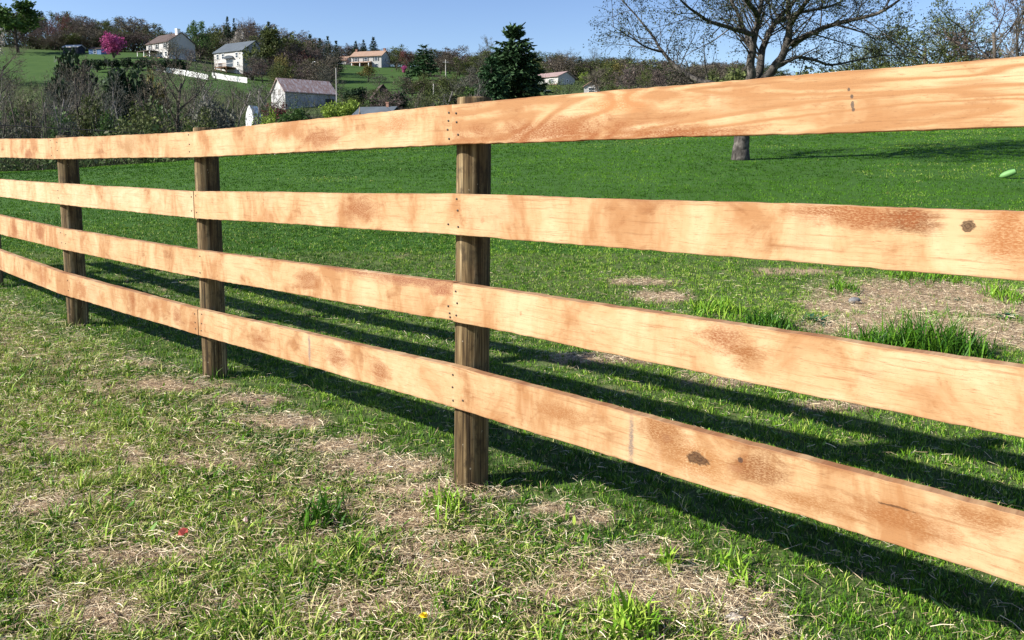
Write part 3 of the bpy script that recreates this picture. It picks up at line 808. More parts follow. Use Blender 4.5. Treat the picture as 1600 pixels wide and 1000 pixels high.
def bark(name, c1, c2, scale=6):
    t = NT(name); co = t.coord('Object')
    n = t.noise(t.mapping(co, (1, 1, .25)), scale * 2.0, 5, .65)
    n2 = t.noise(co, scale * .7, 4, .6)
    c = t.ramp(n, [(.3, c1), (.7, c2)])
    c = t.mix(t.ramp(n2, [(.56, 0), (.66, .7)]), c, tuple(x * 1.5 for x in c2))
    return t.finish(c, .9, .15, bump=n, bstr=.6, bdist=.02)
BARK = bark('grey_bark', (.008, .007, .006), (.10, .09, .08))
BARKP = bark('pale_bark', (.10, .09, .08), (.24, .22, .20), 2)
BARKD = bark('dark_bark', (.03, .024, .02), (.10, .085, .07), 2)
TW = {
    'brown': leaf_mat('brown_twigs', [(0, (.042, .036, .028)), (.6, (.13, .112, .085)), (1, (.24, .21, .16))], .1, .8, .1),
    'purple': leaf_mat('purple_twigs', [(0, (.042, .033, .031)), (.6, (.13, .100, .090)), (1, (.22, .17, .15))], .1, .8, .1),
    'red': leaf_mat('red_buds', [(0, (.05, .022, .02)), (.6, (.14, .055, .05)), (1, (.26, .08, .07))], .2, .8, .1),
    'olive': leaf_mat('olive_buds', [(0, (.026, .036, .014)), (.6, (.085, .105, .036)), (1, (.17, .20, .06))], .2, .7, .1),
    'green': leaf_mat('new_leaves', [(0, (.022, .05, .014)), (.6, (.065, .125, .03)), (1, (.13, .21, .055))], .25, .6, .15),
    'lime': leaf_mat('lime_leaves', [(0, (.06, .10, .016)), (.6, (.22, .31, .045)), (1, (.36, .46, .10))], .25, .6, .15),
    'yellow': leaf_mat('yellow_buds', [(0, (.05, .05, .015)), (.6, (.16, .14, .04)), (1, (.28, .24, .08))], .25, .6, .15),
    'pink': leaf_mat('pink_blossom', [(0, (.14, .02, .075)), (.5, (.40, .075, .22)), (1, (.62, .19, .38))], .25, .6, .1),
    'white': leaf_mat('white_blossom', [(0, (.10, .09, .07)), (.6, (.33, .30, .26)), (1, (.58, .55, .50))], .2, .7, .1),
    'dark': leaf_mat('conifer_needles', [(0, (.008, .018, .009)), (.5, (.019, .040, .016)), (1, (.045, .080, .030))], .1, .7, .15),
    'spruce': leaf_mat('spruce_needles', [(0, (.010, .024, .010)), (.5, (.028, .062, .024)), (1, (.065, .12, .045))], .1, .7, .15),
    'pine': leaf_mat('pine_needles', [(0, (.010, .030, .014)), (.5, (.026, .066, .024)), (1, (.06, .12, .045))], .1, .7, .15),
    'grey': leaf_mat('grey_twigs', [(0, (.035, .038, .03)), (.6, (.11, .112, .088)), (1, (.21, .21, .165))], .1, .8, .1),
}
MESHES = {}
PB = dict(levels=5, kids=[10, 7, 6, 4], ratio=[.64, .55, .55, .5], up=[.05, .10, .06, .03, 0], spread=[.75, .75, .7, .7], tube=2, rmin=.012)
PB['from'] = [.16, .2, .15, .15]
def mk_deciduous(seed, tw, leaf=0, lsize=.14, H=10, wmin=.035, slim=False):
    key = ('dec', seed, tw, leaf, slim, wmin)
    if key in MESHES: return MESHES[key]
    G = Grow(seed); P = dict(PB)
    if slim: P = dict(P, kids=[9, 4, 4, 3], spread=[.5, .6, .7, .7], ratio=[.42, .55, .55, .5], up=[.06, .2, .1, .05, 0]); P['from'] = [.12, .25, .2, .2]
    G.grow((0, 0, -.3), Vector((0, 0, 1)), 6.6 if not slim else 8.6, .17 if not slim else .11, 0, P)
    zt = max(max(b.z for b in G.B), 1); k = H / zt
    S = lambda v: (v.x * k, v.y * k, v.z * k)
    A = np.array([S(v) for v in G.A]); B = np.array([S(v) for v in G.B]); Wd = np.maximum(np.array(G.W) * k, wmin)
    G.limbs = [([Vector(S(p)) for p in pts], [r * k for r in rs], lev) for pts, rs, lev in G.limbs]
    tint = np.clip(rng.normal(.5, .2, len(A)), 0, 1)
    ex = None
    if leaf:
        tp = np.array([S(v) for v in G.tips]); idx = rng.integers(0, len(tp), leaf)
        C = tp[idx] + rng.normal(0, .22, (leaf, 3))
        ex = leaf_quads(C, rng.uniform(.6, 1.4, leaf) * lsize, np.clip(.5 + .35 * (vnoise(C[:, 0] * 1.1 + 20, C[:, 2] * 1.1 + C[:, 1], seed) - .5) * 2 + rng.normal(0, .14, leaf), 0, 1))
    MESHES[key] = (G.limb_mesh('trunk', BARKP if slim and seed % 2 else BARKD, (6, 4, 3)), strips_mesh('crown', A, B, Wd, tint, TW[tw], ex), max(1.0, np.percentile(np.abs(B[:, :2]), 97)), H)
    return MESHES[key]
def mk_conifer(seed, tw='dark', H=10, R=2.4, whorls=24, cards=12, csize=.42, base=.08, power=.85, gap=.0):
    key = ('con', seed, tw, H, R, whorls)
    if key in MESHES: return MESHES[key]
    r = random.Random(seed); C = []; A = []; B = []; mb = MB()
    mb.tube([(0, 0, -.3), (0, 0, H * .5), (0, 0, H * .98)], [.2, .12, .02], 7)
    for w in range(whorls):
        f = base + (1 - base) * (w / whorls) ** 1.02
        nb = 8 if f < .75 else 6
        for k in range(nb):
            if r.random() < gap: continue
            a = 2 * math.pi * (k + r.random() * .8) / nb + w * 2.4
            L = R * (1 - f) ** power * r.uniform(.72, 1.22) + .12
            el = .15 - .35 * (1 - f) + r.gauss(0, .08) + (.6 if f > .85 else 0)
            d = Vector((math.cos(a) * math.cos(el), math.sin(a) * math.cos(el), math.sin(el)))
            p0 = Vector((0, 0, f * H)); mb.tube([p0, p0 + d * L * .8], [.025, .01], 3, False)
            nc = max(3, int(cards * L / R + 2))
            for j in range(nc):
                g_ = .18 + .82 * (j + r.random()) / nc
                p = p0 + d * (L * g_) + Vector((0, 0, .18 * L * g_ * g_))
                sd = Vector((-math.sin(a), math.cos(a), 0)) * r.choice((-1, 1))
                dd = (d * .6 + sd * r.uniform(.1, .9) + Vector((0, 0, r.uniform(-.5, .15)))).normalized()
                ln = csize * r.uniform(.6, 1.3) * (1.0 - .35 * f)
                A.append(p); B.append(p + dd * ln); C.append(.5 + .35 * (r.random() - .5) + .35 * (g_ - .6))
    A = np.array([tuple(v) for v in A]); B = np.array([tuple(v) for v in B])
    A2 = np.concatenate([A, A + rng.normal(0, .05, A.shape)]); B2 = np.concatenate([B, B + rng.normal(0, .16, B.shape)]); t2 = np.clip(np.concatenate([C, C]) + rng.normal(0, .12, 2 * len(C)), 0, 1)
    MESHES[key] = (mb.mesh('trunk', BARKD, True), strips_mesh('crown', A2, B2, np.full(len(A2), csize * .42), t2, TW[tw]), R, H)
    return MESHES[key]
def mk_bush(seed, tw, nblob=26, per=70, lsize=.16, trunk=True, H=4.0, R=2.0, twig=60, low=.05):
    key = ('bush', seed, tw, nblob, per, lsize, H, R)
    if key in MESHES: return MESHES[key]
    r = np.random.default_rng(seed + 100)
    c = r.normal(size=(nblob, 3)); c /= np.linalg.norm(c, axis=1)[:, None]; c *= (r.random(nblob) ** .4)[:, None]
    c = c * np.array([R * .78, R * .78, H * .40]) + np.array([0, 0, H * (.52 + low)]); br = r.uniform(.22, .42, nblob) * R
    P = []; T_ = []
    for i in range(nblob):
        v = r.normal(size=(per, 3)); v /= np.linalg.norm(v, axis=1)[:, None]; v *= (r.random(per) ** .45)[:, None] * br[i]
        P.append(c[i] + v); T_.append(np.full(per, .5 + .3 * (r.random() - .5)))
    P = np.concatenate(P); T_ = np.clip(np.concatenate(T_) + r.normal(0, .15, len(P)), 0, 1)
    P[:, 2] = np.maximum(P[:, 2], .05)
    ex = leaf_quads(P, r.uniform(.6, 1.4, len(P)) * lsize, T_)
    mb = MB(); A = []; B = []
    for i in range(min(nblob, 9)):
        e = Vector(c[i]); mb.tube([(0, 0, -.2), e * .45 + Vector((0, 0, .1)), e], [.07 * R / 2, .045 * R / 2, .02], 5, False)
    for i in range(twig):
        k = i % nblob; v = r.normal(size=3); v /= np.linalg.norm(v); A.append(c[k]); B.append(c[k] + v * br[k] * 1.25)
    MESHES[key] = (mb.mesh('trunk', BARKD, True), strips_mesh('crown', A, B, np.full(len(A), .04), np.full(len(A), .2), TW[tw], ex), R, H)
    return MESHES[key]

def tree(name, kind, px, py_top, d, wpx, label, cat='tree', group=None, rot=None, sink=0.0):
    """tree whose top shows at (px, py_top) at distance d; wpx = crown width in photo pixels"""
    tr, cr, R, H = kind
    x = (px - CX) / F * d; zg = gzs(x, d) - sink
    top = at(px, py_top, d).z
    sz = max(.15, (top - zg) / H); sx = max(.1, wpx / F * d / 2 / R)
    o = empty(name, (x, d, zg), random.uniform(0, 6.28) if rot is None else rot, category=cat, label=label)
    if group: o['group'] = group
    o.scale = (sx, sx, sz)
    a = obj('trunk', tr, o); b = obj('crown', cr, o)
    return o

D = mk_deciduous; B_ = mk_bush; K = mk_conifer
# --- wooded ridge behind the houses: trees that nothing tells apart
ridge_kinds = [D(11, 'brown', 0, .1, 10, .07), D(12, 'olive', 900, .3, 10, .07), D(13, 'purple', 300, .3, 10, .07), D(14, 'grey', 0, .1, 10, .07), D(15, 'brown', 900, .3, 10, .07), D(16, 'olive', 1200, .32, 10, .07), D(17, 'brown', 500, .3, 10, .07)]
RLAB = 'bare brown tree in the wooded ridge line along the skyline'
def skyline(u):
    return float(np.interp(u, [-250, 0, 60, 120, 180, 240, 260, 300, 350, 400, 450, 520, 600, 650, 700, 760, 840, 880, 950, 1050, 1250], [10, 10, 14, 19, 24, 34, 46, 50, 38, 33, 43, 66, 77, 80, 76, 72, 84, 82, 92, 94, 98]))
for i in range(150):
    u = -230 + i * 9.6 + random.uniform(-5, 5)
    d = random.uniform(292, 375) if not 510 < u < 620 else random.uniform(342, 380)
    yt = skyline(u) + random.uniform(-3, 15)
    tree('bare_tree', random.choice(ridge_kinds), u, yt, d, random.uniform(40, 66), RLAB, 'tree', 'bare trees on the wooded ridge')
# second, nearer belt of hillside woods
HLAB = 'leafless grey-brown tree in the hillside woods between the houses'
for (u0, u1, d0, d1, yt0, yt1, n) in [(60, 235, 282, 292, 44, 60, 22), (265, 420, 265, 290, 50, 62, 10), (520, 700, 330, 345, 84, 94, 14), (415, 520, 225, 260, 55, 75, 10), (440, 520, 180, 215, 82, 100, 9), (690, 770, 235, 280, 78, 92, 10), (640, 760, 150, 190, 112, 130, 10), (840, 1000, 240, 280, 86, 100, 15), (930, 1180, 130, 190, 92, 108, 26), (960, 1120, 90, 120, 128, 142, 16)]:
    for i in range(n):
        u = u0 + (u1 - u0) * (i + random.random()) / n
        tree('bare_tree', random.choice(ridge_kinds), u, random.uniform(yt0, yt1), random.uniform(d0, d1), random.uniform(40, 64), HLAB, 'tree', 'bare trees in the hillside woods')
# --- trees one can tell apart, from the left
tree('budding_tree', D(21, 'green', 4200, .45), 42, 4, 262, 92, 'broad olive-green leafing tree standing alone at the left of the hilltop lawn')
tree('budding_tree', D(22, 'purple', 500, .3), 4, 10, 300, 40, 'purplish tree against the sky at the far left edge')
tree('blossoming_tree', D(23, 'white', 900, .35), 4, 40, 190, 62, 'greyish white blossoming tree at the left edge below the olive tree')
tree('budding_tree', D(24, 'purple'), 6, 66, 150, 84, 'dark purple-brown bare tree at the left edge above the brush')
tree('red_tree', D(25, 'red', 300, .3), 103, 18, 290, 36, 'reddish budding tree on the ridge right of the olive tree')
tree('blossoming_tree', B_(31, 'pink', 42, 34, .34, True, 4.2, 2.2, 200), 187, 53, 245, 38, 'round bright pink blossoming tree beside the hilltop lawn')
tree('bare_tree', D(26, 'grey'), 270, 50, 226, 34, 'grey bare tree in front of the house with the brown roof')
tree('budding_tree', D(27, 'green', 1800, .42), 322, 31, 262, 36, 'tall green leafing tree between the two big white houses')
tree('spruce', K(41), 364, 26, 285, 20, 'pointed dark spruce rising behind the grey-roofed house')
tree('spruce', K(42), 374, 28, 290, 14, 'slim spruce next to the pointed one behind the grey-roofed house')
tree('budding_tree', D(28, 'olive', 1400, .4), 345, 36, 285, 34, 'olive-green tree left of the pair of spruces')
tree('bare_tree', D(29, 'purple'), 393, 26, 290, 36, 'purple-brown bare tree right of the pair of spruces')
tree('blossoming_tree', D(30, 'white', 700, .35), 375, 44, 262, 34, 'whitish blossoming tree just above the grey roof')
tree('spruce', K(43), 427, 33, 275, 26, 'dark spruce on the skyline right of the grey-roofed house')
tree('oak', D(32, 'olive', 2400, .5), 432, 44, 228, 62, 'large dense dull olive oak right of the grey-roofed house')
tree('oak', D(33, 'olive', 1800, .45), 462, 52, 235, 48, 'second dull olive oak behind the barn roof')
tree('spruce', K(44), 490, 53, 262, 24, 'tall dark spruce left of the row of dark firs')
tree('red_tree', D(34, 'red', 250, .3), 483, 76, 225, 34, 'dark red budding tree above the barn')
for px, yt, lab in [(505, 59, 'first dark fir of the row left of the tan-roofed house'), (517, 56, 'tallest dark fir of the row left of the tan-roofed house'), (530, 63, 'shortest dark fir of the row left of the tan-roofed house')]:
    tree('fir', K(45), px, yt, 268, 22, lab)
tree('budding_tree', D(35, 'yellow', 900, .4), 455, 82, 185, 34, 'yellowish budding tree behind the barn')
for px, yt, w, lab in [(560, 64, 18, 'left dark fir standing behind the tan-roofed house'), (572, 62, 18, 'middle dark fir standing behind the tan-roofed house'), (587, 58, 26, 'right and largest dark fir behind the tan-roofed house')]:
    tree('fir', K(46), px, yt, 345, w, lab)
tree('budding_tree', D(36, 'olive', 1200, .4), 622, 70, 300, 34, 'olive tree on the skyline right of the tan-roofed house')
tree('red_tree', D(37, 'red', 900, .4), 641, 78, 285, 24, 'red maple left of the broad pine')
tree('blossoming_tree', B_(33, 'pink', 20, 50, .38, True, 4.0, 2.0), 634, 102, 275, 10, 'small pale pink blossoming tree left of the broad pine')
tree('pine', K(47, 'pine', 10, 3.4, 11, 16, .8, .16, .62, .15), 664, 71, 235, 50, 'broad rounded green pine on the hillside lawn')
tree('cedar', K(48, 'pine', 10, 3.2, 16, 16, .7, .03, .5), 640, 112, 190, 24, 'small dense rounded cedar below the broad pine')
tree('red_tree', D(38, 'red', 300, .3), 543, 86, 305, 24, 'dark red shrub-like tree at the left end of the tan-roofed house', 'tree')
tree('budding_tree', D(39, 'yellow', 1600, .42), 578, 103, 235, 34, 'yellowish budding tree below the tan-roofed house')
tree('budding_tree', D(40, 'grey', 500, .3), 596, 114, 205, 40, 'grey-green bare tree below the tan-roofed house')
tree('bare_tree', D(41, 'grey', 0, .1), 762, 54, 260, 34, 'tall thin grey bare tree left of the big spruce')
tree('spruce', K(50, 'spruce', 10, 3.4, 40, 22, .62, .03, .55, .14), 804, 44, 110, 104, 'tallest dark green spruce standing above the top board')
tree('pine', K(51, 'pine', 10, 3.4, 24, 20, .7, .04, .5), 768, 92, 104, 58, 'lighter green pine leaning against the big spruce on its left')
tree('bare_tree', D(42, 'grey'), 890, 73, 300, 36, 'tall grey bare tree on the skyline right of the big spruce')
tree('bare_tree', D(43, 'grey'), 926, 74, 300, 40, 'grey bare tree above the small white shed')
tree('bare_tree', D(44, 'purple'), 868, 80, 250, 46, 'rounded purple-brown tree behind the long ranch house')
tree('budding_tree', D(45, 'lime', 900, .3), 916, 112, 205, 22, 'pale green budding tree left of the small white shed')
tree('fir', K(49), 905, 88, 265, 22, 'dark fir behind the pale green budding tree')
tree('budding_tree', D(46, 'olive', 1200, .38), 1010, 88, 150, 60, 'olive budding tree under the long low limb of the lawn tree')
tree('budding_tree', D(47, 'yellow', 900, .38), 962, 94, 180, 40, 'yellow-green budding tree at the right end of the far woods')

for (px, yt, d, w, kd, lab) in [(283, 60, 234, 40, D(26, 'grey'), 'grey bare tree hiding the gable end of the brown-roofed house'), (302, 74, 225, 34, D(29, 'purple'), 'low purple-brown tree right of the brown-roofed house'),
    (402, 84, 216, 36, D(14, 'grey', 0, .1, 10, .07), 'grey bare tree in front of the grey-roofed house\'s gable'), (416, 90, 208, 40, D(13, 'purple', 300, .3, 10, .07), 'purple-brown tree right of the grey-roofed house'), (344, 88, 205, 34, D(62, 'brown', 0, .1, 10, .03, True), 'slim bare tree across the left corner of the grey-roofed house'),
    (448, 96, 190, 46, D(16, 'olive', 1200, .32, 10, .07), 'olive budding tree behind the barn\'s left end'), (500, 92, 185, 50, D(15, 'brown', 900, .3, 10, .07), 'brown tree behind the middle of the barn roof'), (518, 100, 180, 40, D(14, 'grey', 0, .1, 10, .07), 'grey bare tree behind the barn\'s right end'),
    (655, 112, 170, 40, D(12, 'olive', 900, .3, 10, .07), 'olive tree right of the dense rounded cedar'), (700, 112, 165, 52, D(11, 'brown', 0, .1, 10, .07), 'brown bare tree behind the thin pale pole'), (735, 100, 170, 50, D(14, 'grey', 0, .1, 10, .07), 'grey bare tree left of the big spruce\'s lower branches')]:
    tree('bare_tree', kd, px, yt, d, w, lab)
# --- brush in the little valley behind the lawn
SAP = [D(61, 'grey', 0, .1, 10, .03, True), D(62, 'brown', 0, .1, 10, .03, True), D(63, 'grey', 300, .14, 10, .03, True)]
for i, (px, yt, d, w, lab) in enumerate([
    (22, 118, 52, 60, 'bare sapling with two forks at the left edge of the brush'), (52, 150, 60, 46, 'short bare sapling between the two leftmost ones'), (84, 108, 56, 70, 'bare sapling standing above the third post'),
    (112, 130, 50, 60, 'bare sapling just right of the third post'), (140, 84, 60, 80, 'tall bare tree in the middle of the left brush'), (171, 88, 66, 50, 'tall straight bare trunk right of the tallest sapling'),
    (205, 140, 58, 50, 'slender bare sapling before the dark evergreen bush'), (240, 128, 64, 60, 'bare sapling left of the forked tree'), (330, 108, 74, 70, 'bare sapling in front of the grey-roofed house'),
    (300, 120, 80, 60, 'thin bare sapling in front of the white picket fence'), (365, 112, 85, 60, 'thin bare tree before the grey-roofed house\'s deck'), (400, 118, 90, 60, 'bare sapling left of the barn'), (425, 122, 100, 44, 'thin bare sapling touching the barn\'s left end'),
    (600, 140, 100, 50, 'bare sapling right of the bright green bush'), (690, 120, 95, 60, 'bare sapling left of the nearest post'), (735, 118, 100, 50, 'thin bare sapling above the nearest post')]):
    tree('bare_sapling', SAP[i % 3], px, yt, d, w, lab, 'sapling')
tree('forked_tree', D(64, 'brown', 350, .14, 10, .035), 276, 62, 62, 120, 'dark forked bare tree rising before the brown-roofed house')
tree('bare_tree', D(65, 'brown', 0, .1, 10, .035), 118, 92, 78, 92, 'brown bare tree with upswept limbs in the left brush')
tree('evergreen_bush', B_(71, 'dark', 34, 90, .34, True, 4, 2.0), 205, 106, 88, 84, 'dark evergreen bush in the middle of the left brush', 'bush')
tree('evergreen_bush', B_(72, 'dark', 30, 80, .34, True, 4, 2.0), 122, 88, 98, 74, 'dark bush behind the tallest bare sapling', 'bush')
tree('budding_bush', B_(73, 'yellow', 24, 60, .26, True, 4, 2.0), 248, 104, 92, 52, 'yellowish budding bush left of the forked tree', 'bush')
tree('budding_bush', B_(74, 'olive', 24, 60, .26, True, 4, 2.0), 30, 135, 70, 60, 'olive bush behind the saplings at the left edge', 'bush')
tree('lime_bush', B_(75, 'lime', 30, 90, .26, True, 4, 2.2), 536, 151, 105, 66, 'bright yellow-green bush right of the barn, largest of the bright ones', 'bush')
tree('lime_bush', B_(76, 'lime', 22, 80, .26, True, 4, 2.2), 420, 172, 92, 56, 'bright yellow-green bush right of the white pointed shed', 'bush')
tree('lime_bush', B_(77, 'green', 26, 80, .26, True, 4, 2.2), 462, 168, 96, 60, 'mid green bush in front of the barn', 'bush')
tree('red_bush', B_(78, 'red', 24, 60, .26, True, 4, 2.2), 436, 160, 118, 60, 'dark red-brown bush at the foot of the barn', 'bush')
tree('evergreen_bush', B_(79, 'dark', 30, 80, .34, True, 4, 2.0), 556, 138, 135, 46, 'dark evergreen bush against the right end of the barn', 'bush')
tree('evergreen_bush', B_(80, 'dark', 30, 80, .34, True, 4, 2.0), 622, 146, 120, 44, 'dark bush in front of the brown-roofed shed', 'bush')
tree('evergreen_bush', B_(81, 'green', 26, 80, .3, True, 4, 2.0), 590, 150, 125, 40, 'dark green bush left of the brown-roofed shed', 'bush')
tree('budding_bush', B_(82, 'green', 26, 70, .28, True, 4, 2.0), 745, 135, 112, 60, 'green bush behind the top of the nearest post', 'bush')
tree('budding_bush', B_(83, 'lime', 20, 50, .26, True, 4, 2.0), 868, 134, 180, 30, 'small lime bush below the long ranch house', 'bush')
tree('budding_bush', B_(84, 'olive', 26, 70, .28, True, 4, 2.0), 700, 142, 110, 70, 'olive-green bush left of the nearest post', 'bush')
tree('budding_bush', B_(85, 'grey', 26, 60, .24, True, 4, 2.0), 345, 160, 70, 80, 'grey-green bush behind the second post', 'bush')
tree('budding_bush', B_(86, 'olive', 26, 60, .24, True, 4, 2.0), 160, 160, 62, 80, 'low olive bush under the tall bare tree', 'bush')
tree('budding_bush', B_(87, 'purple', 24, 60, .26, True, 4, 2.0), 398, 112, 215, 40, 'purple-brown bush beside the grey-roofed house', 'bush')
for i in range(26):
    px = -20 + i * 17 + random.uniform(-8, 8); d = random.uniform(44, 72)
    if 335 < px < 440: continue
    tree('budding_bush', B_(120 + i % 5, ['olive', 'grey', 'green', 'grey', 'olive'][i % 5], 26, 50, .2, True, 4, 2.0, 140), px, random.uniform(150, 196), d, random.uniform(60, 110), 'loose grey-green bush low in the brush behind the left boards', 'bush', 'grey-green bushes in the brush')
for i in range(64):
    px = -30 + i * 12.5 + random.uniform(-6, 6); d = random.uniform(58, 165) if px > 180 else random.uniform(48, 75)
    yt = random.uniform(98, 150) if px < 440 else random.uniform(128, 165)
    if 355 < px < 640: d = random.uniform(112, 165); yt = random.uniform(122, 150) if not 425 < px < 530 else random.uniform(168, 185)
    if 425 < px < 530: d = 112
    tree('bare_sapling', random.choice(SAP if px < 440 else SAP + ridge_kinds[:4]), px, yt + (12 if 545 < px < 615 else 0), d, random.uniform(46, 84), 'thin leafless sapling among the tangled brush behind the fence', 'sapling', 'leafless saplings in the brush')
# long row of dark bushes below the brown-roofed house
for i in range(14):
    tree('hedge_bush', B_(88 + i % 3, 'dark', 24, 60, .34, True, 4, 2.0), 150 + i * 11 + random.uniform(-3, 3), 92 + random.uniform(-3, 3), 214 + random.uniform(-4, 4), 20,
         'dark bush in the long row below the brown-roofed house', 'bush', 'row of dark bushes below the house')
# indistinct scrub filling the valley
A = []; Bq = []; Wd = []; T_ = []; LC = []; LT = []
cnt = 0; LS = []
while cnt < 1500:
    u = random.uniform(-250, 1250); d = random.choice((random.uniform(37, 75), random.uniform(60, 210), random.uniform(60, 210)))
    if (u > 1000 and d < 50) or (895 < u < 950 and 60 < d < 180) or (375 < u < 402 and 45 < d < 100): continue
    x = (u - CX) / F * d; z = gzs(x, d)
    if d > 120 and float(yard_mask(np.array([x]), np.array([d]), np.array([z]))[0]) > .3: continue
    cnt += 1
    h = random.uniform(.7, 2.3) * (1 + .004 * d); rr = h * random.uniform(.5, .9); hue = random.random()
    nst = 26
    bs = np.stack([rng.normal(x, rr * .35, nst), rng.normal(d, rr * .35, nst), np.full(nst, z)], 1)
    dv = np.stack([rng.normal(0, .45, nst), rng.normal(0, .45, nst), rng.uniform(.5, 1.0, nst)], 1) * h
    m0 = bs + dv * rng.uniform(.2, .7, nst)[:, None]
    A.append(m0); Bq.append(bs + dv * rng.uniform(.8, 1.1, nst)[:, None] + rng.normal(0, .25, (nst, 3))); Wd.append(np.full(nst, .03 + .0003 * d)); T_.append(np.clip(rng.normal(.3 + .3 * hue, .12, nst), 0, 1))
    nl_ = 34
    c = np.stack([rng.normal(x, rr * .5, nl_), rng.normal(d, rr * .5, nl_), z + np.abs(rng.normal(h * .45, h * .28, nl_))], 1)
    LC.append(c); LT.append(np.clip(rng.normal(.25 + .55 * hue, .12, nl_), 0, 1)); LS.append(np.ones(nl_))
while cnt < 2400:
    u = random.uniform(-250, 1250); d = random.uniform(255, 350); x = (u - CX) / F * d; z = gzs(x, d)
    if (d < 340 and 515 < u < 620) or (d < 268 and 228 < u < 420): continue
    if d < 282 and float(yard_mask(np.array([x]), np.array([d]), np.array([z]))[0]) > .2: continue
    cnt += 1; h = random.uniform(2.0, 4.5); rr = h * .7; hue = random.random() * .6; nst = 12; nl_ = 34
    bs = np.stack([rng.normal(x, rr * .4, nst), rng.normal(d, rr * .4, nst), np.full(nst, z)], 1)
    dv = np.stack([rng.normal(0, .35, nst), rng.normal(0, .35, nst), rng.uniform(.6, 1.0, nst)], 1) * h
    A.append(bs); Bq.append(bs + dv); Wd.append(np.full(nst, .14)); T_.append(np.clip(rng.normal(.25, .1, nst), 0, 1))
    c = np.stack([rng.normal(x, rr * .55, nl_), rng.normal(d, rr * .55, nl_), z + np.abs(rng.normal(h * .45, h * .3, nl_))], 1)
    LC.append(c); LT.append(np.clip(rng.normal(.2 + .5 * hue, .12, nl_), 0, 1)); LS.append(np.full(nl_, 3.0))
LC = np.concatenate(LC); LT = np.concatenate(LT)
SCRUB = leaf_mat('scrub_twigs', [(0, (.022, .022, .013)), (.3, (.064, .066, .036)), (.5, (.058, .090, .030)), (.8, (.11, .155, .055)), (1, (.20, .20, .12))], .15, .8, .1)
me = strips_mesh('undergrowth', np.concatenate(A), np.concatenate(Bq), np.concatenate(Wd), np.concatenate(T_), SCRUB, leaf_quads(LC, rng.uniform(.12, .34, len(LC)) * np.concatenate(LS), LT))
obj('undergrowth', me, kind='stuff', label='tangled grey-green brush filling the dip behind the lawn', category='undergrowth')

# --- the lone tree on the lawn
TD = 21.0
TREE = empty('lawn_tree', (0, 0, 0), category='tree', label='lone spreading tree with tiny new leaves standing on the lawn at right')
tb_ = at(1157, 250, TD)
tb_.z = gzs(tb_.x, tb_.y)
G = Grow(77)
def limb(pix, r0, r1, lev=0):
    pts = [at(px, py, TD + dy) for px, py, dy in pix]
    n = len(pts); fine = []
    for i in range(n - 1):
        for j in range(3):
            t = j / 3
            p0, p1, p2, p3 = pts[max(i - 1, 0)], pts[i], pts[i + 1], pts[min(i + 2, n - 1)]
            fine.append(.5 * ((2 * p1) + (p2 - p0) * t + (2 * p0 - 5 * p1 + 4 * p2 - p3) * t * t + (3 * p1 - p0 - 3 * p2 + p3) * t ** 3))
    fine.append(pts[-1])
    rs = [r0 + (r1 - r0) * (i / (len(fine) - 1)) ** .85 for i in range(len(fine))]
    fine = [p + G.rv() * min(rs[i] * .25, .03) if 0 < i < len(fine) - 1 else p for i, p in enumerate(fine)]
    G.limbs.append((fine, rs, lev))
    return fine, rs
trunk, _ = limb([(1157, 262, 0), (1157, 240, 0), (1158, 205, 0), (1162, 165, 0), (1170, 130, 0)], .215, .20)
# root flare
G.limbs.append(([tb_ + Vector((0, 0, -.15)), tb_ + Vector((0, 0, .08)), tb_ + Vector((0, 0, .4))], [.30, .25, .21], 0))
L = []
L.append(limb([(1166, 150, 0), (1173, 115, -.1), (1175, 80, -.2), (1181, 55, -.2), (1184, 25, -.3), (1192, -10, -.4), (1186, -70, -.6), (1178, -150, -.9)], .145, .02))
L.append(limb([(1172, 140, .1), (1186, 112, .2), (1192, 76, .4), (1209, 38, .7), (1243, 0, 1.0), (1275, -50, 1.4), (1300, -120, 1.8)], .135, .02))
L.append(limb([(1174, 142, -.1), (1205, 112, -.2), (1226, 80, -.4), (1234, 47, -.5), (1232, 0, -.8), (1240, -60, -1.0), (1232, -140, -1.3)], .145, .02))
L.append(limb([(1235, 68, -.4), (1262, 55, -.7), (1302, 38, -1.0), (1370, 21, -1.5), (1405, 0, -1.8), (1440, -30, -2.1)], .095, .012))
L.append(limb([(1208, 108, -.2), (1230, 96, .1), (1246, 89, .3), (1272, 94, .6), (1300, 101, 1.0), (1345, 93, 1.4), (1390, 86, 1.8), (1450, 92, 2.3)], .07, .01))
L.append(limb([(1181, 55, -.2), (1150, 46, -.5), (1111, 34, -.9), (1086, 19, -1.2), (1064, 0, -1.5), (1040, -35, -1.9)], .075, .012))
L.append(limb([(1160, 150, 0), (1120, 133, .1), (1090, 125, .3), (1060, 108, .6), (1035, 81, .9), (1022, 60, 1.1), (990, 20, 1.4), (962, -10, 1.7)], .10, .012))
L.append(limb([(1176, 78, -.2), (1165, 50, .6), (1150, 15, 1.4), (1125, -30, 2.2), (1100, -90, 2.8)], .08, .012))
L.append(limb([(1210, 36, .7), (1250, 20, 1.6), (1310, 5, 2.6), (1350, -30, 3.4)], .07, .012))
L.append(limb([(1184, 25, -.3), (1160, -10, -1.4), (1120, -55, -2.4), (1070, -100, -3.2)], .075, .012))
L.append(limb([(1234, 40, -.5), (1262, 0, -1.5), (1300, -50, -2.5), (1345, -95, -3.2)], .075, .012))
L.append(limb([(1192, -10, -.4), (1160, -70, .5), (1120, -140, 1.2)], .06, .012))
L.append(limb([(1243, 0, 1.0), (1210, -60, 1.8), (1200, -150, 2.6)], .06, .012))
L.append(limb([(1035, 81, .9), (1010, 74, .6), (985, 58, .4), (955, 40, .3)], .035, .008))
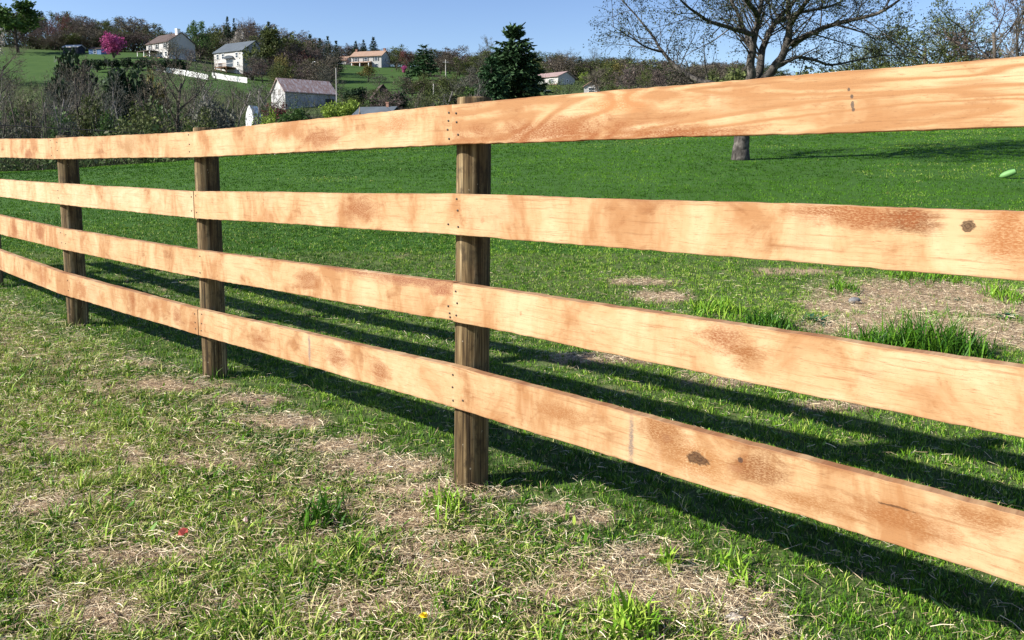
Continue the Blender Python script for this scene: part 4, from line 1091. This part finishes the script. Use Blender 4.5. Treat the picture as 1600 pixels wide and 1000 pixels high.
L.append(limb([(1302, 38, -1.0), (1340, 48, -1.4), (1385, 62, -1.7)], .035, .008))
PT = dict(levels=5, kids=[0, 6, 5, 4], ratio=[.6, .5, .5, .5], up=[0, .03, .02, .0, -.02], spread=[.8, .8, .75, .7], tube=3, rmin=.004, wob=.2)
PT['from'] = [.2, .2, .15, .15]
for fine, rs in L:
    tot = sum((fine[i + 1] - fine[i]).length for i in range(len(fine) - 1))
    nk = int(tot / .20)
    for i in range(nk):
        f = .22 + .78 * (i + G.r.random()) / nk
        j = min(int(f * (len(fine) - 1)), len(fine) - 2)
        base = fine[j].lerp(fine[j + 1], G.r.random()); dd = (fine[j + 1] - fine[j]).normalized()
        perp = G.rv(); perp = (perp - dd * perp.dot(dd)).normalized(); sp = G.r.uniform(.6, 1.15)
        nd = dd * math.cos(sp) + perp * math.sin(sp) + Vector((0, 0, .12))
        G.grow(base, nd, G.r.uniform(.7, 1.7) * (1.15 - .45 * f), max(rs[j] * .32, .010), 2, dict(PT, tube=3))
    G.tips.append(fine[-1])
me = G.limb_mesh('trunk', BARK, (12, 8, 5, 4))
obj('trunk', me, TREE)
A = np.array([tuple(v) for v in G.A]); Bv = np.array([tuple(v) for v in G.B]); Wv = np.maximum(np.array(G.W), .013)
MAPLE = leaf_mat('lawn_tree_buds', [(0, (.007, .006, .005)), (.35, (.018, .016, .011)), (.6, (.026, .036, .014)), (1, (.065, .085, .026))], .25, .6, .2)
tp = np.array([tuple(v) for v in G.tips]); nL = 18000
C = tp[rng.integers(0, len(tp), nL)] + rng.normal(0, .07, (nL, 3))
mid = (A + Bv) / 2; C2 = mid[rng.integers(0, len(mid), 12000)] + rng.normal(0, .05, (12000, 3)); hi = tp[tp[:, 2] > 4.6]; C_shadow = hi[rng.integers(0, len(hi), 9000)] + rng.normal(0, .10, (9000, 3)); C = np.concatenate([C, C2, C_shadow])  # last batch: extra leaves above the frame, added to deepen the tree's shadow
obj('crown', strips_mesh('crown', A, Bv, Wv, np.clip(rng.normal(.18, .1, len(A)), 0, .4), MAPLE, leaf_quads(C, rng.uniform(.025, .07, len(C)), np.clip(rng.normal(.7, .18, len(C)), .3, 1))), TREE)

# --- group of half-leafed trees beyond the lawn at right
for (sd_, tw, leaf, px, yt, d, w, lab) in [(101, 'olive', 1800, 1425, 8, 66, 150, 'leafing tree at the left of the group beyond the lawn'), (102, 'olive', 2200, 1492, -6, 62, 120, 'greenest tree of the group beyond the lawn'),
                                           (103, 'purple', 0, 1548, -20, 58, 120, 'bare purplish tree of the group beyond the lawn'), (104, 'brown', 200, 1590, -14, 55, 100, 'bare tree at the right edge beyond the top board'),
                                           (105, 'olive', 1500, 1372, 52, 72, 90, 'low leafing tree right of the lawn tree\'s lowest limb'), (106, 'grey', 300, 1460, 20, 75, 110, 'grey bare tree behind the greenest one at right'), (108, 'olive', 900, 1320, 66, 80, 70, 'small olive tree seen below the lawn tree\'s right limb')]:
    tree('half_leafed_tree' if leaf > 400 else 'bare_tree', D(sd_, tw, int(leaf * .75), .16, 10, .05), px, yt, d, w * 1.2, lab)
for i, (px, yt) in enumerate([(1130, 100), (1250, 108), (1310, 100), (1380, 92), (1440, 90), (1520, 84), (1590, 78), (1660, 76)]):
    tree('budding_bush', B_(110 + i % 3, 'olive', 28, 60, .26, True, 4, 2.0), px, yt, 70 + i % 3 * 4, 90, 'olive bush in the row behind the lawn at right', 'bush', 'bushes behind the lawn at right')

# ------------------------------------------------------------------ buildings
def siding(name, c, scale=5.0):
    t = NT(name); co = t.coord('Object')
    w = t.n('ShaderNodeTexWave', wave_type='BANDS', bands_direction='Z'); t.l(co, w.inputs['Vector']); t.set(w, Scale=scale * .5, Distortion=0.0)
    n = t.noise(co, .7, 4)
    cc = t.mix(n, tuple(x * .9 for x in c), c)
    return t.finish(cc, .6, .3, bump=w.outputs['Fac'], bstr=.3, bdist=.02)
def shingle(name, c1, c2, sc=1.2):
    t = NT(name); co = t.coord('Object')
    n = t.noise(co, sc * 6, 5, .7); n2 = t.noise(co, sc * .5, 3)
    return t.finish(t.mix(t.ramp(n2, [(.35, 0), (.65, 1)]), t.mix(n, c1, c2), c1), .9, .15, bump=n, bstr=.3, bdist=.03)
WHITE = siding('white_siding', (.42, .41, .39)); TRIM = flat_mat('white_trim', (.8, .8, .78), .5, .05)
GLASS = flat_mat('window_glass', (.03, .04, .05), .12, .2, 1, .6)
SHUT = flat_mat('dark_shutter', (.03, .035, .04), .6)
DECK = flat_mat('brown_deck', (.20, .11, .06), .8, .3, 4)
BRICK = flat_mat('red_brick', (.26, .14, .10), .85, .3, 6)
R_BROWN = shingle('brown_shingles', (.07, .052, .047), (.115, .088, .08))
R_GREY = shingle('grey_shingles', (.07, .085, .10), (.11, .13, .15))
R_TAN = shingle('tan_shingles', (.27, .18, .13), (.36, .25, .18))
R_DARK = shingle('dark_brown_shingles', (.05, .038, .032), (.09, .065, .055))

def house_root(name, px, py, d, W, theta, label, cat='house', corner='right'):
    """corner: which front corner stands at the photo pixel"""
    p = at(px, py, d); R = Matrix.Rotation(theta, 3, 'Z')
    org = p - R @ Vector((W if corner == 'right' else 0, 0, 0))
    g0 = min(gzs(org.x + v.x, org.y + v.y) for v in (R @ Vector((0, 0, 0)), R @ Vector((W, 0, 0)), R @ Vector((W, 8, 0)), R @ Vector((0, 8, 0))))
    o = empty(name, org, theta, category=cat, label=label)
    o['_drop'] = min(0.0, g0 - p.z - .3)
    return o
def gable_body(root, W, Dp, H, R, wall, roof, over=.35, axis='x', th=.18):
    dz = root['_drop']; mb = MB()
    if axis == 'x':
        v = [(0, 0, dz), (W, 0, dz), (W, Dp, dz), (0, Dp, dz), (0, 0, H), (W, 0, H), (W, Dp, H), (0, Dp, H), (0, Dp / 2, H + R), (W, Dp / 2, H + R)]
        f = [(0, 1, 5, 4), (2, 3, 7, 6), (1, 2, 6, 9, 5), (3, 0, 4, 8, 7), (0, 3, 2, 1), (4, 5, 9, 8), (6, 7, 8, 9)]
    else:
        v = [(0, 0, dz), (W, 0, dz), (W, Dp, dz), (0, Dp, dz), (0, 0, H), (W, 0, H), (W, Dp, H), (0, Dp, H), (W / 2, 0, H + R), (W / 2, Dp, H + R)]
        f = [(0, 1, 5, 8, 4), (2, 3, 7, 9, 6), (1, 2, 6, 5), (3, 0, 4, 7), (0, 3, 2, 1), (5, 6, 9, 8), (7, 4, 8, 9)]
    mb.add(v, f); obj('wall', mb.mesh('wall', wall), root)
    mb = MB(); e = .02
    if axis == 'x':
        sl = R / (Dp / 2); prof = [(-over, H - over * sl), (Dp / 2, H + R), (Dp + over, H - over * sl)]
        top = [[(x, y, z + th + e) for y, z in prof] for x in (-over, W + over)]; bot = [[(x, y, z + e) for y, z in prof] for x in (-over, W + over)]
    else:
        sl = R / (W / 2); prof = [(-over, H - over * sl), (W / 2, H + R), (W + over, H - over * sl)]
        top = [[(x, y, z + th + e) for x, z in prof] for y in (-over, Dp + over)]; bot = [[(x, y, z + e) for x, z in prof] for y in (-over, Dp + over)]
    v = top[0] + top[1] + bot[0] + bot[1]
    mb.add(v, [(0, 1, 4, 3), (1, 2, 5, 4), (6, 9, 10, 7), (7, 10, 11, 8), (0, 3, 9, 6), (2, 8, 11, 5), (0, 6, 7, 1), (1, 7, 8, 2), (3, 4, 10, 9), (4, 5, 11, 10)])
    return obj('roof', mb.mesh('roof', roof), root)
def chimney(roof, x, y, z0, z1, w, mat):
    mb = MB(); mb.box((x - w / 2, y - w / 2, z0), (x + w / 2, y + w / 2, z1)); mb.box((x - w * .6, y - w * .6, z1 + .004), (x + w * .6, y + w * .6, z1 + .15))
    obj('chimney', mb.mesh('chimney', mat), roof)
def window(root, face, a, z, w, h, W, Dp, shutters=False, name='window'):
    """face 'front' (y=0) at x=a, or 'side' (x=W) at y=a, or 'left' (x=0)"""
    def box(mb, a0, a1, z0, z1, o0, o1):
        if face == 'front': mb.box((a0, -o1, z0), (a1, -o0, z1))
        elif face == 'side': mb.box((W + o0, a0, z0), (W + o1, a1, z1))
        else: mb.box((-o1, a0, z0), (-o0, a1, z1))
    mb = MB(); fr = .09
    box(mb, a - w / 2 - fr, a - w / 2, z - fr, z + h + fr, .003, .07); box(mb, a + w / 2, a + w / 2 + fr, z - fr, z + h + fr, .003, .07)
    box(mb, a - w / 2, a + w / 2, z - fr, z, .003, .07); box(mb, a - w / 2, a + w / 2, z + h, z + h + fr, .003, .07)
    box(mb, a - w / 2, a + w / 2, z + h / 2 - .03, z + h / 2 + .03, .045, .065)
    wo = obj(name, mb.mesh(name, TRIM), root)
    mb = MB(); box(mb, a - w / 2, a + w / 2, z, z + h, .004, .04); obj('pane', mb.mesh('pane', GLASS), wo)
    if shutters:
        for s_ in (-1, 1):
            mb = MB(); c0 = a + s_ * (w / 2 + fr + .27); box(mb, c0 - .25, c0 + .25, z - .05, z + h + .05, .003, .05); obj('shutter', mb.mesh('shutter', SHUT), wo)

# brown-roofed white house
W_, D_, H_ = 12.5, 9.5, 5.4
h = house_root('white_house', 264, 91, 250, W_, -math.radians(34), 'large white two-storey house with a brown roof and white chimney on the hill')
rf = gable_body(h, W_, D_, H_, 3.3, WHITE, R_BROWN)
chimney(rf, W_ - .7, D_ / 2 - .9, H_ + 1.2, H_ + 4.3, 1.1, TRIM)
for a in (2.0, 6.0, 10.6): window(h, 'front', a, 3.5, 1.0, 1.4, W_, D_, True)
for a in (5.6, 8.3): window(h, 'front', a, .2, 1.5, 2.1, W_, D_, name='door')
window(h, 'front', 11.0, .8, 1.1, 1.4, W_, D_)
mb = MB(); mb.box((-.5, -3.2, 2.55), (W_ * .55, -.01, 2.75)); obj('porch_roof', mb.mesh('porch_roof', R_BROWN), h)
mb = MB(); mb.box((-.5, -3.2, -.25), (W_, -.01, -.05)); mb.box((-.5, -3.2, -.05), (W_ * .4, -3.1, .9)); obj('deck', mb.mesh('deck', DECK), h)
for a in (-.3, W_ * .27, W_ * .53):
    mb = MB(); mb.box((a, -3.1, -.04), (a + .18, -2.92, 2.54)); obj('porch_post', mb.mesh('porch_post', TRIM), h)
# grey-roofed house with the deck
W_, D_, H_ = 12.5, 9.5, 7.6
h = house_root('white_house', 380, 119, 230, W_, -math.radians(30), 'tall white house with a grey roof and raised brown deck')
rf = gable_body(h, W_, D_, H_, 3.2, WHITE, R_GREY)
for a in (1.7, 4.0, 10.0): window(h, 'front', a, 5.6, 1.0, 1.4, W_, D_)
window(h, 'front', 6.9, 3.0, 3.0, 2.3, W_, D_, name='bay_door')
window(h, 'front', 10.4, 3.4, .8, 1.0, W_, D_); window(h, 'front', 10.4, .1, 1.1, 2.0, W_, D_, name='door'); window(h, 'front', 2.6, 3.0, 1.6, 1.5, W_, D_)
window(h, 'side', 4.5, 5.0, 1.0, 1.4, W_, D_)
mb = MB(); seg = 10
arc = [(6.9 + 2.0 * math.cos(math.pi * i / seg), 5.48 + .9 * math.sin(math.pi * i / seg)) for i in range(seg + 1)]
mb.add([(x, -.02, z) for x, z in arc] + [(x, -.6, z) for x, z in arc], [tuple(range(seg + 1)), tuple(range(2 * seg + 1, seg, -1))] + [(i, i + seg + 1, i + seg + 2, i + 1) for i in range(seg)] + [(0, seg, 2 * seg + 1, seg + 1)])
obj('arched_canopy', mb.mesh('arched_canopy', R_GREY), h)
mb = MB(); mb.box((4.3, -3.4, 2.5), (9.3, -.01, 2.75))
for i in range(12): mb.box((4.3 + i * .44, -3.4, 2.76), (4.38 + i * .44, -3.34, 3.6))
mb.box((4.3, -3.42, 3.61), (9.3, -3.32, 3.7)); obj('deck', mb.mesh('deck', DECK), h)
for a in (4.4, 6.8, 9.0):
    mb = MB(); mb.box((a, -3.3, h['_drop']), (a + .2, -3.1, 2.49)); obj('deck_post', mb.mesh('deck_post', DECK), h)
# tan-roofed house
W_, D_, H_ = 13.5, 9.0, 5.3
h = house_root('white_house', 596, 107, 320, W_, -math.radians(14), 'white house with a tan roof and two chimneys on the green slope')
rf = gable_body(h, W_, D_, H_, 2.4, WHITE, R_TAN, .5)
chimney(rf, .5, D_ / 2, H_ + 1.8, H_ + 3.4, .8, BRICK); chimney(rf, W_ - .5, D_ / 2 + .3, H_ + 1.8, H_ + 3.4, .9, BRICK)
for a in (2.2, 6.6, 11.2): window(h, 'front', a, 3.2, 1.3, 1.3, W_, D_, True)
window(h, 'front', 11.4, .3, 1.2, 1.7, W_, D_); window(h, 'side', 4, 3.3, 1.0, 1.3, W_, D_)
mb = MB(); mb.add([(.4, -2.4, 2.45), (9.2, -2.4, 2.45), (9.2, -.02, 3.1), (.4, -.02, 3.1), (.4, -2.4, 2.3), (9.2, -2.4, 2.3), (9.2, -.02, 2.3), (.4, -.02, 2.3)], [(0, 1, 2, 3), (4, 7, 6, 5), (0, 4, 5, 1), (1, 5, 6, 2), (3, 7, 4, 0), (2, 6, 7, 3)])
obj('porch_roof', mb.mesh('porch_roof', R_TAN), h)
mb = MB(); mb.box((.5, -.06, -.2), (9.4, -.004, 2.28)); obj('brick_facing', mb.mesh('brick_facing', BRICK), h)
for a in (1.2, 4.8, 8.7):
    mb = MB(); mb.box((a, -2.3, -.6), (a + .25, -2.05, 2.29)); obj('porch_post', mb.mesh('porch_post', TRIM), h)
h = house_root('garage', 541, 99, 330, 5.2, -math.radians(14), 'small garage with a tan hipped roof left of the tan-roofed house', 'garage')
gable_body(h, 5.2, 5, 1.4, 1.7, WHITE, R_TAN, .4); window(h, 'front', 2.5, .05, 2.6, 1.1, 5.2, 5, name='garage_door')
# grey barn
def barn_wall():
    t = NT('barn_boards'); co = t.coord('Object')
    n = t.noise(t.mapping(co, (7, 7, .35)), 1.0, 4, .65); n2 = t.noise(co, .6, 4)
    c = t.ramp(n, [(.3, (.12, .12, .125)), (.5, (.30, .30, .30)), (.7, (.48, .48, .47))])
    return t.finish(t.mix(t.ramp(n2, [(.5, 0), (.62, .6)]), c, (.5, .5, .49)), .85, .2)
def barn_roof():
    t = NT('rusty_tin'); co = t.coord('Object')
    n = t.noise(t.mapping(co, (2.2, .55, .55)), 1.6, 5, .7, .5)
    w = t.n('ShaderNodeTexWave', wave_type='BANDS', bands_direction='X'); t.l(co, w.inputs['Vector']); t.set(w, Scale=1.3)
    c = t.ramp(n, [(.36, (.42, .40, .40)), (.48, (.30, .23, .21)), (.6, (.22, .125, .09)), (.72, (.38, .35, .34))])
    c = t.mix(t.ramp(w.outputs['Fac'], [(.0, .35), (.15, 0)]), c, (.16, .10, .08))
    return t.finish(c, .55, .4, bump=w.outputs['Fac'], bstr=.5, bdist=.04)
W_, D_, H_ = 10.6, 7.2, 3.6
h = house_root('barn', 446, 172, 150, W_, math.radians(38), 'old grey barn with a rust-streaked tin roof and whitewashed gable end', 'barn', 'left')
rf = gable_body(h, W_, D_, H_, 2.7, barn_wall(), barn_roof(), .3)
mb = MB(); mb.box((W_ - 2.3, -.05, h['_drop'] * .4), (W_ - .4, -.004, 2.6)); obj('barn_door', mb.mesh('barn_door', flat_mat('dark_boards', (.06, .06, .065), .9, .3, 5)), h)
mb = MB(); mb.box((-.05, 2.4, 3.1), (-.004, 3.5, 4.2)); obj('loft_door', mb.mesh('loft_door', flat_mat('grey_boards', (.22, .21, .20), .9, .3, 5)), h)
mb = MB(); mb.box((W_ - .12, -.12, h['_drop'] * .5), (W_ + .02, -.06, 2.9)); obj('downpipe', mb.mesh('downpipe', TRIM), h)
# white pointed shed
h = house_root('white_shed', 396, 196, 100, 1.2, -math.radians(20), 'narrow white shed with a pointed gable standing in the brush', 'shed')
mb = MB(); zs = h['_drop']
pr = [(0, zs), (1.2, zs), (1.2, 1.0), (1.08, 1.65), (.86, 2.2), (.6, 2.6), (.34, 2.2), (.12, 1.65), (0, 1.0)]
n = len(pr); mb.add([(x, 0, z) for x, z in pr] + [(x, 1.6, z) for x, z in pr], [tuple(range(n)), tuple(range(2 * n - 1, n - 1, -1))] + [(i, i + n, (i + 1) % n + n, (i + 1) % n) for i in range(n)])
obj('wall', mb.mesh('wall', flat_mat('chalky_white', (.74, .76, .74), .7, .12, 4)), h)
# brown-roofed shed among bushes
h = house_root('brown_shed', 618, 168, 150, 4.2, math.radians(20), 'dark shed with a steep brown roof on the green slope', 'shed')
gable_body(h, 3.6, 4.5, 2.0, 2.2, flat_mat('dark_shed_boards', (.055, .045, .04), .9, .3, 6), R_DARK, .35, 'y')
# low grey roof behind the top board
h = house_root('low_house', 606, 190, 96, 4.6, -math.radians(15), 'low grey-roofed building barely showing above the top board', 'building')
rf = gable_body(h, 4.6, 4.6, .7, 1.15, WHITE, R_GREY, .3)
chimney(rf, 3.6, 2.3, 1.5, 2.45, .36, BRICK)
mb = MB(); zb_ = h['_drop']
sw = empty('timber_frame', at(562, 183, 94), 0, category='frame', label='small peaked frame of bare timber poles left of the low grey roof')
mb = MB(); mb.tube([(-.62, 0, -2.0), (0, 0, .72)], [.045, .045], 6); obj('leg', mb.mesh('leg', flat_mat('bare_timber', (.42, .30, .19), .8)), sw)
mb = MB(); mb.tube([(.62, 0, -2.0), (0, .1, .72)], [.045, .045], 6); obj('leg', mb.mesh('leg', bpy.data.materials['bare_timber']), sw)
mb = MB(); mb.tube([(0, .05, -1.0), (0, .05, 1.25)], [.05, .05], 6); obj('pole', mb.mesh('pole', bpy.data.materials['bare_timber']), sw)
# ranch house right of the big spruce
W_, D_, H_ = 12.0, 8.5, 3.4
h = house_root('ranch_house', 872, 137, 230, W_, -math.radians(40), 'long low white ranch house with a pinkish brown roof by the big spruce')
rf = gable_body(h, W_, D_, H_, 1.6, WHITE, shingle('pinkish_shingles', (.24, .17, .16), (.33, .25, .23)), .45)
mb = MB(); mb.box((.3, -.05, h['_drop'] * .3), (W_ - .3, -.004, 1.2)); obj('brick_facing', mb.mesh('brick_facing', BRICK), h)
for a in (2.0, 5.2, 9.4): window(h, 'front', a, 1.6, 1.6, 1.1, W_, D_)
for a in (2.4, 4.6): window(h, 'side', a, 1.6, .9, 1.1, W_, D_)
h = house_root('low_house', 876, 152, 190, 6, -math.radians(10), 'blue-grey roof showing just above the top board right of the spruce', 'building')
gable_body(h, 6, 5, 1.0, .9, WHITE, R_GREY, .3)
# small white shed
h = house_root('white_shed', 936, 146, 175, 3.4, -math.radians(12), 'small white shed with a tan gable roof right of the ranch house', 'shed')
gable_body(h, 3.4, 4, 1.6, 1.0, WHITE, R_TAN, .3, 'y'); window(h, 'front', 1.7, .0, 1.3, 1.3, 3.4, 4, name='door')
# hilltop sheds
h = house_root('garden_shed', 122, 80, 262, 5.6, -math.radians(8), 'dark open shed with a pale roof at the edge of the hilltop lawn', 'shed')
gable_body(h, 5.6, 3.5, 1.4, .8, flat_mat('dark_wall', (.03, .035, .045), .9), flat_mat('pale_tin', (.55, .53, .48), .6), .25)
h = house_root('blue_shed', 158, 84, 262, 4.4, -math.radians(6), 'blue shed at the edge of the woods left of the pink tree', 'shed')
gable_body(h, 4.4, 3, 1.6, .6, flat_mat('blue_paint', (.10, .19, .36), .6), R_DARK, .2); window(h, 'front', 2.2, .1, 1.0, 1.3, 4.4, 3, name='door')

# white picket fences by the houses
def picket(pix, label):
    o = empty('picket_fence', (0, 0, 0), 0, category='fence', label=label)
    pts = []
    for (px, d) in pix:
        x = (px - CX) / F * d; pts.append(Vector((x, d, gzs(x, d))))
    rail = MB(); pk = MB()
    for a, b in zip(pts[:-1], pts[1:]):
        v = b - a; L_ = Vector((v.x, v.y)).length; n = max(2, int(L_ / .3)); dirv = Vector((v.x, v.y, 0)).normalized(); nn = Vector((-dirv.y, dirv.x, 0))
        for z0 in (.35, 1.15):
            vs = []
            for p in (a, b):
                for (o_, zz) in ((-.03, z0), (.03, z0), (.03, z0 + .12), (-.03, z0 + .12)): vs.append(p + nn * o_ + Vector((0, 0, zz)))
            rail.add(vs, [(0, 4, 5, 1), (1, 5, 6, 2), (2, 6, 7, 3), (3, 7, 4, 0), (0, 1, 2, 3), (4, 7, 6, 5)])
        for i in range(n):
            p = a + v * ((i + .5) / n) - nn * .06
            w = dirv * .10
            pk.add([p - w + Vector((0, 0, .05)), p + w + Vector((0, 0, .05)), p + w + Vector((0, 0, 1.35)), p + Vector((0, 0, 1.55)), p - w + Vector((0, 0, 1.35))] +
                   [q + nn * .025 for q in (p - w + Vector((0, 0, .05)), p + w + Vector((0, 0, .05)), p + w + Vector((0, 0, 1.35)), p + Vector((0, 0, 1.55)), p - w + Vector((0, 0, 1.35)))],
                   [(0, 1, 2, 3, 4), (9, 8, 7, 6, 5), (0, 5, 6, 1), (1, 6, 7, 2), (2, 7, 8, 3), (3, 8, 9, 4), (4, 9, 5, 0)])
    obj('rails', rail.mesh('rails', TRIM), o); p_ = obj('pickets', pk.mesh('pickets', TRIM), o)
picket([(253, 213), (275, 211), (300, 208), (332, 204)], 'white picket fence running down from the brown-roofed house')
picket([(338, 211), (362, 208), (392, 204)], 'white picket fence in front of the grey-roofed house')
# utility poles
POLE = flat_mat('pole_wood', (.42, .40, .37), .85, .2, 3)
def pole(px, yt, d, r, label, arm=False, lamp=False):
    x = (px - CX) / F * d; zg = gzs(x, d); top = at(px, yt, d).z
    o = empty('utility_pole', (x, d, zg), 0, category='pole', label=label)
    mb = MB(); mb.tube([(0, 0, -.5), (0, 0, (top - zg) * .5), (0, 0, top - zg)], [r, r * .9, r * .75], 8); obj('shaft', mb.mesh('shaft', POLE), o)
    if arm:
        mb = MB(); mb.box((-1.0, -.06, top - zg - .9), (1.0, .06, top - zg - .75)); obj('crossarm', mb.mesh('crossarm', POLE), o)
    if lamp:
        mb = MB(); mb.tube([(0, 0, top - zg + .01), (.1, 0, top - zg + .2), (.7, 0, top - zg + .25)], [.05, .05, .12], 6); obj('lamp_head', mb.mesh('lamp_head', TRIM), o)
pole(679, 131, 120, .10, 'pale thin utility pole left of the nearest post')
pole(698, 93, 250, .16, 'utility pole on the wooded hillside right of the broad pine', True)
pole(529, 106, 146, .10, 'grey pole rising beside the right end of the barn')
pole(493, 98, 200, .11, 'white lamp pole above the barn roof', False, True)
# black cable strung through the brush
cb = MB(); pts = [at(-260, 190, 47), at(-100, 193, 47), at(0, 195.5, 47), at(130, 202.5, 48), at(300, 214, 49), at(430, 216, 50)]
cb.tube(pts, [.035] * len(pts), 6)
o = empty('cable_line', (0, 0, 0), 0, category='cable', label='thin black cable crossing the brush above the third post')
obj('cable', cb.mesh('cable', flat_mat('black_cable', (.012, .012, .012), .5)), o)
for p in (pts[0], pts[-1]):
    mb = MB(); g_ = gzs(p.x, p.y); mb.tube([(p.x, p.y, g_ - .3), (p.x, p.y, p.z + .2)], [.09, .08], 8); obj('end_post', mb.mesh('end_post', POLE), o)

# ------------------------------------------------------------------ light, sky, camera
EL = math.radians(32); AZ = Vector((-.975, -.222)).normalized()
S = Vector((AZ.x * math.cos(EL), AZ.y * math.cos(EL), math.sin(EL)))
sl = bpy.data.lights.new('sun', 'SUN'); sl.energy = 5.0; sl.angle = math.radians(.53); sl.color = (1, .95, .87)
so = link(bpy.data.objects.new('sun', sl)); so.rotation_euler = S.to_track_quat('Z', 'Y').to_euler()
wd = bpy.data.worlds.new('World'); SC.world = wd; wd.use_nodes = True
nt = wd.node_tree; nt.nodes.clear()
sky = nt.nodes.new('ShaderNodeTexSky'); sky.sky_type = 'NISHITA'; sky.sun_disc = False
sky.sun_elevation = EL; sky.sun_rotation = math.atan2(S.x, S.y); sky.air_density = 1.0; sky.dust_density = .3; sky.ozone_density = 2.0; sky.altitude = 100
bg = nt.nodes.new('ShaderNodeBackground'); bg.inputs['Strength'].default_value = .08
wo = nt.nodes.new('ShaderNodeOutputWorld'); hs = nt.nodes.new('ShaderNodeHueSaturation'); hs.inputs['Saturation'].default_value = 1.15; hs.inputs['Hue'].default_value = .515; nt.links.new(sky.outputs[0], hs.inputs['Color']); nt.links.new(hs.outputs[0], bg.inputs[0]); nt.links.new(bg.outputs[0], wo.inputs[0])
cam = bpy.data.cameras.new('camera'); co = link(bpy.data.objects.new('camera', cam))
cam.sensor_width = 36; cam.sensor_fit = 'HORIZONTAL'; cam.lens = 36 * F / 1600
cam.shift_y = -(500 - CY) / 1600
co.rotation_euler = (math.pi / 2 - PITCH, 0, 0)
cam.clip_start = .05; cam.clip_end = 3000
SC.camera = co
SC.view_settings.view_transform = 'Standard'; SC.view_settings.look = 'None'; SC.view_settings.exposure = 1.15; SC.view_settings.gamma = 1
SC.cycles.max_bounces = 6; SC.cycles.diffuse_bounces = 2; SC.cycles.transparent_max_bounces = 4
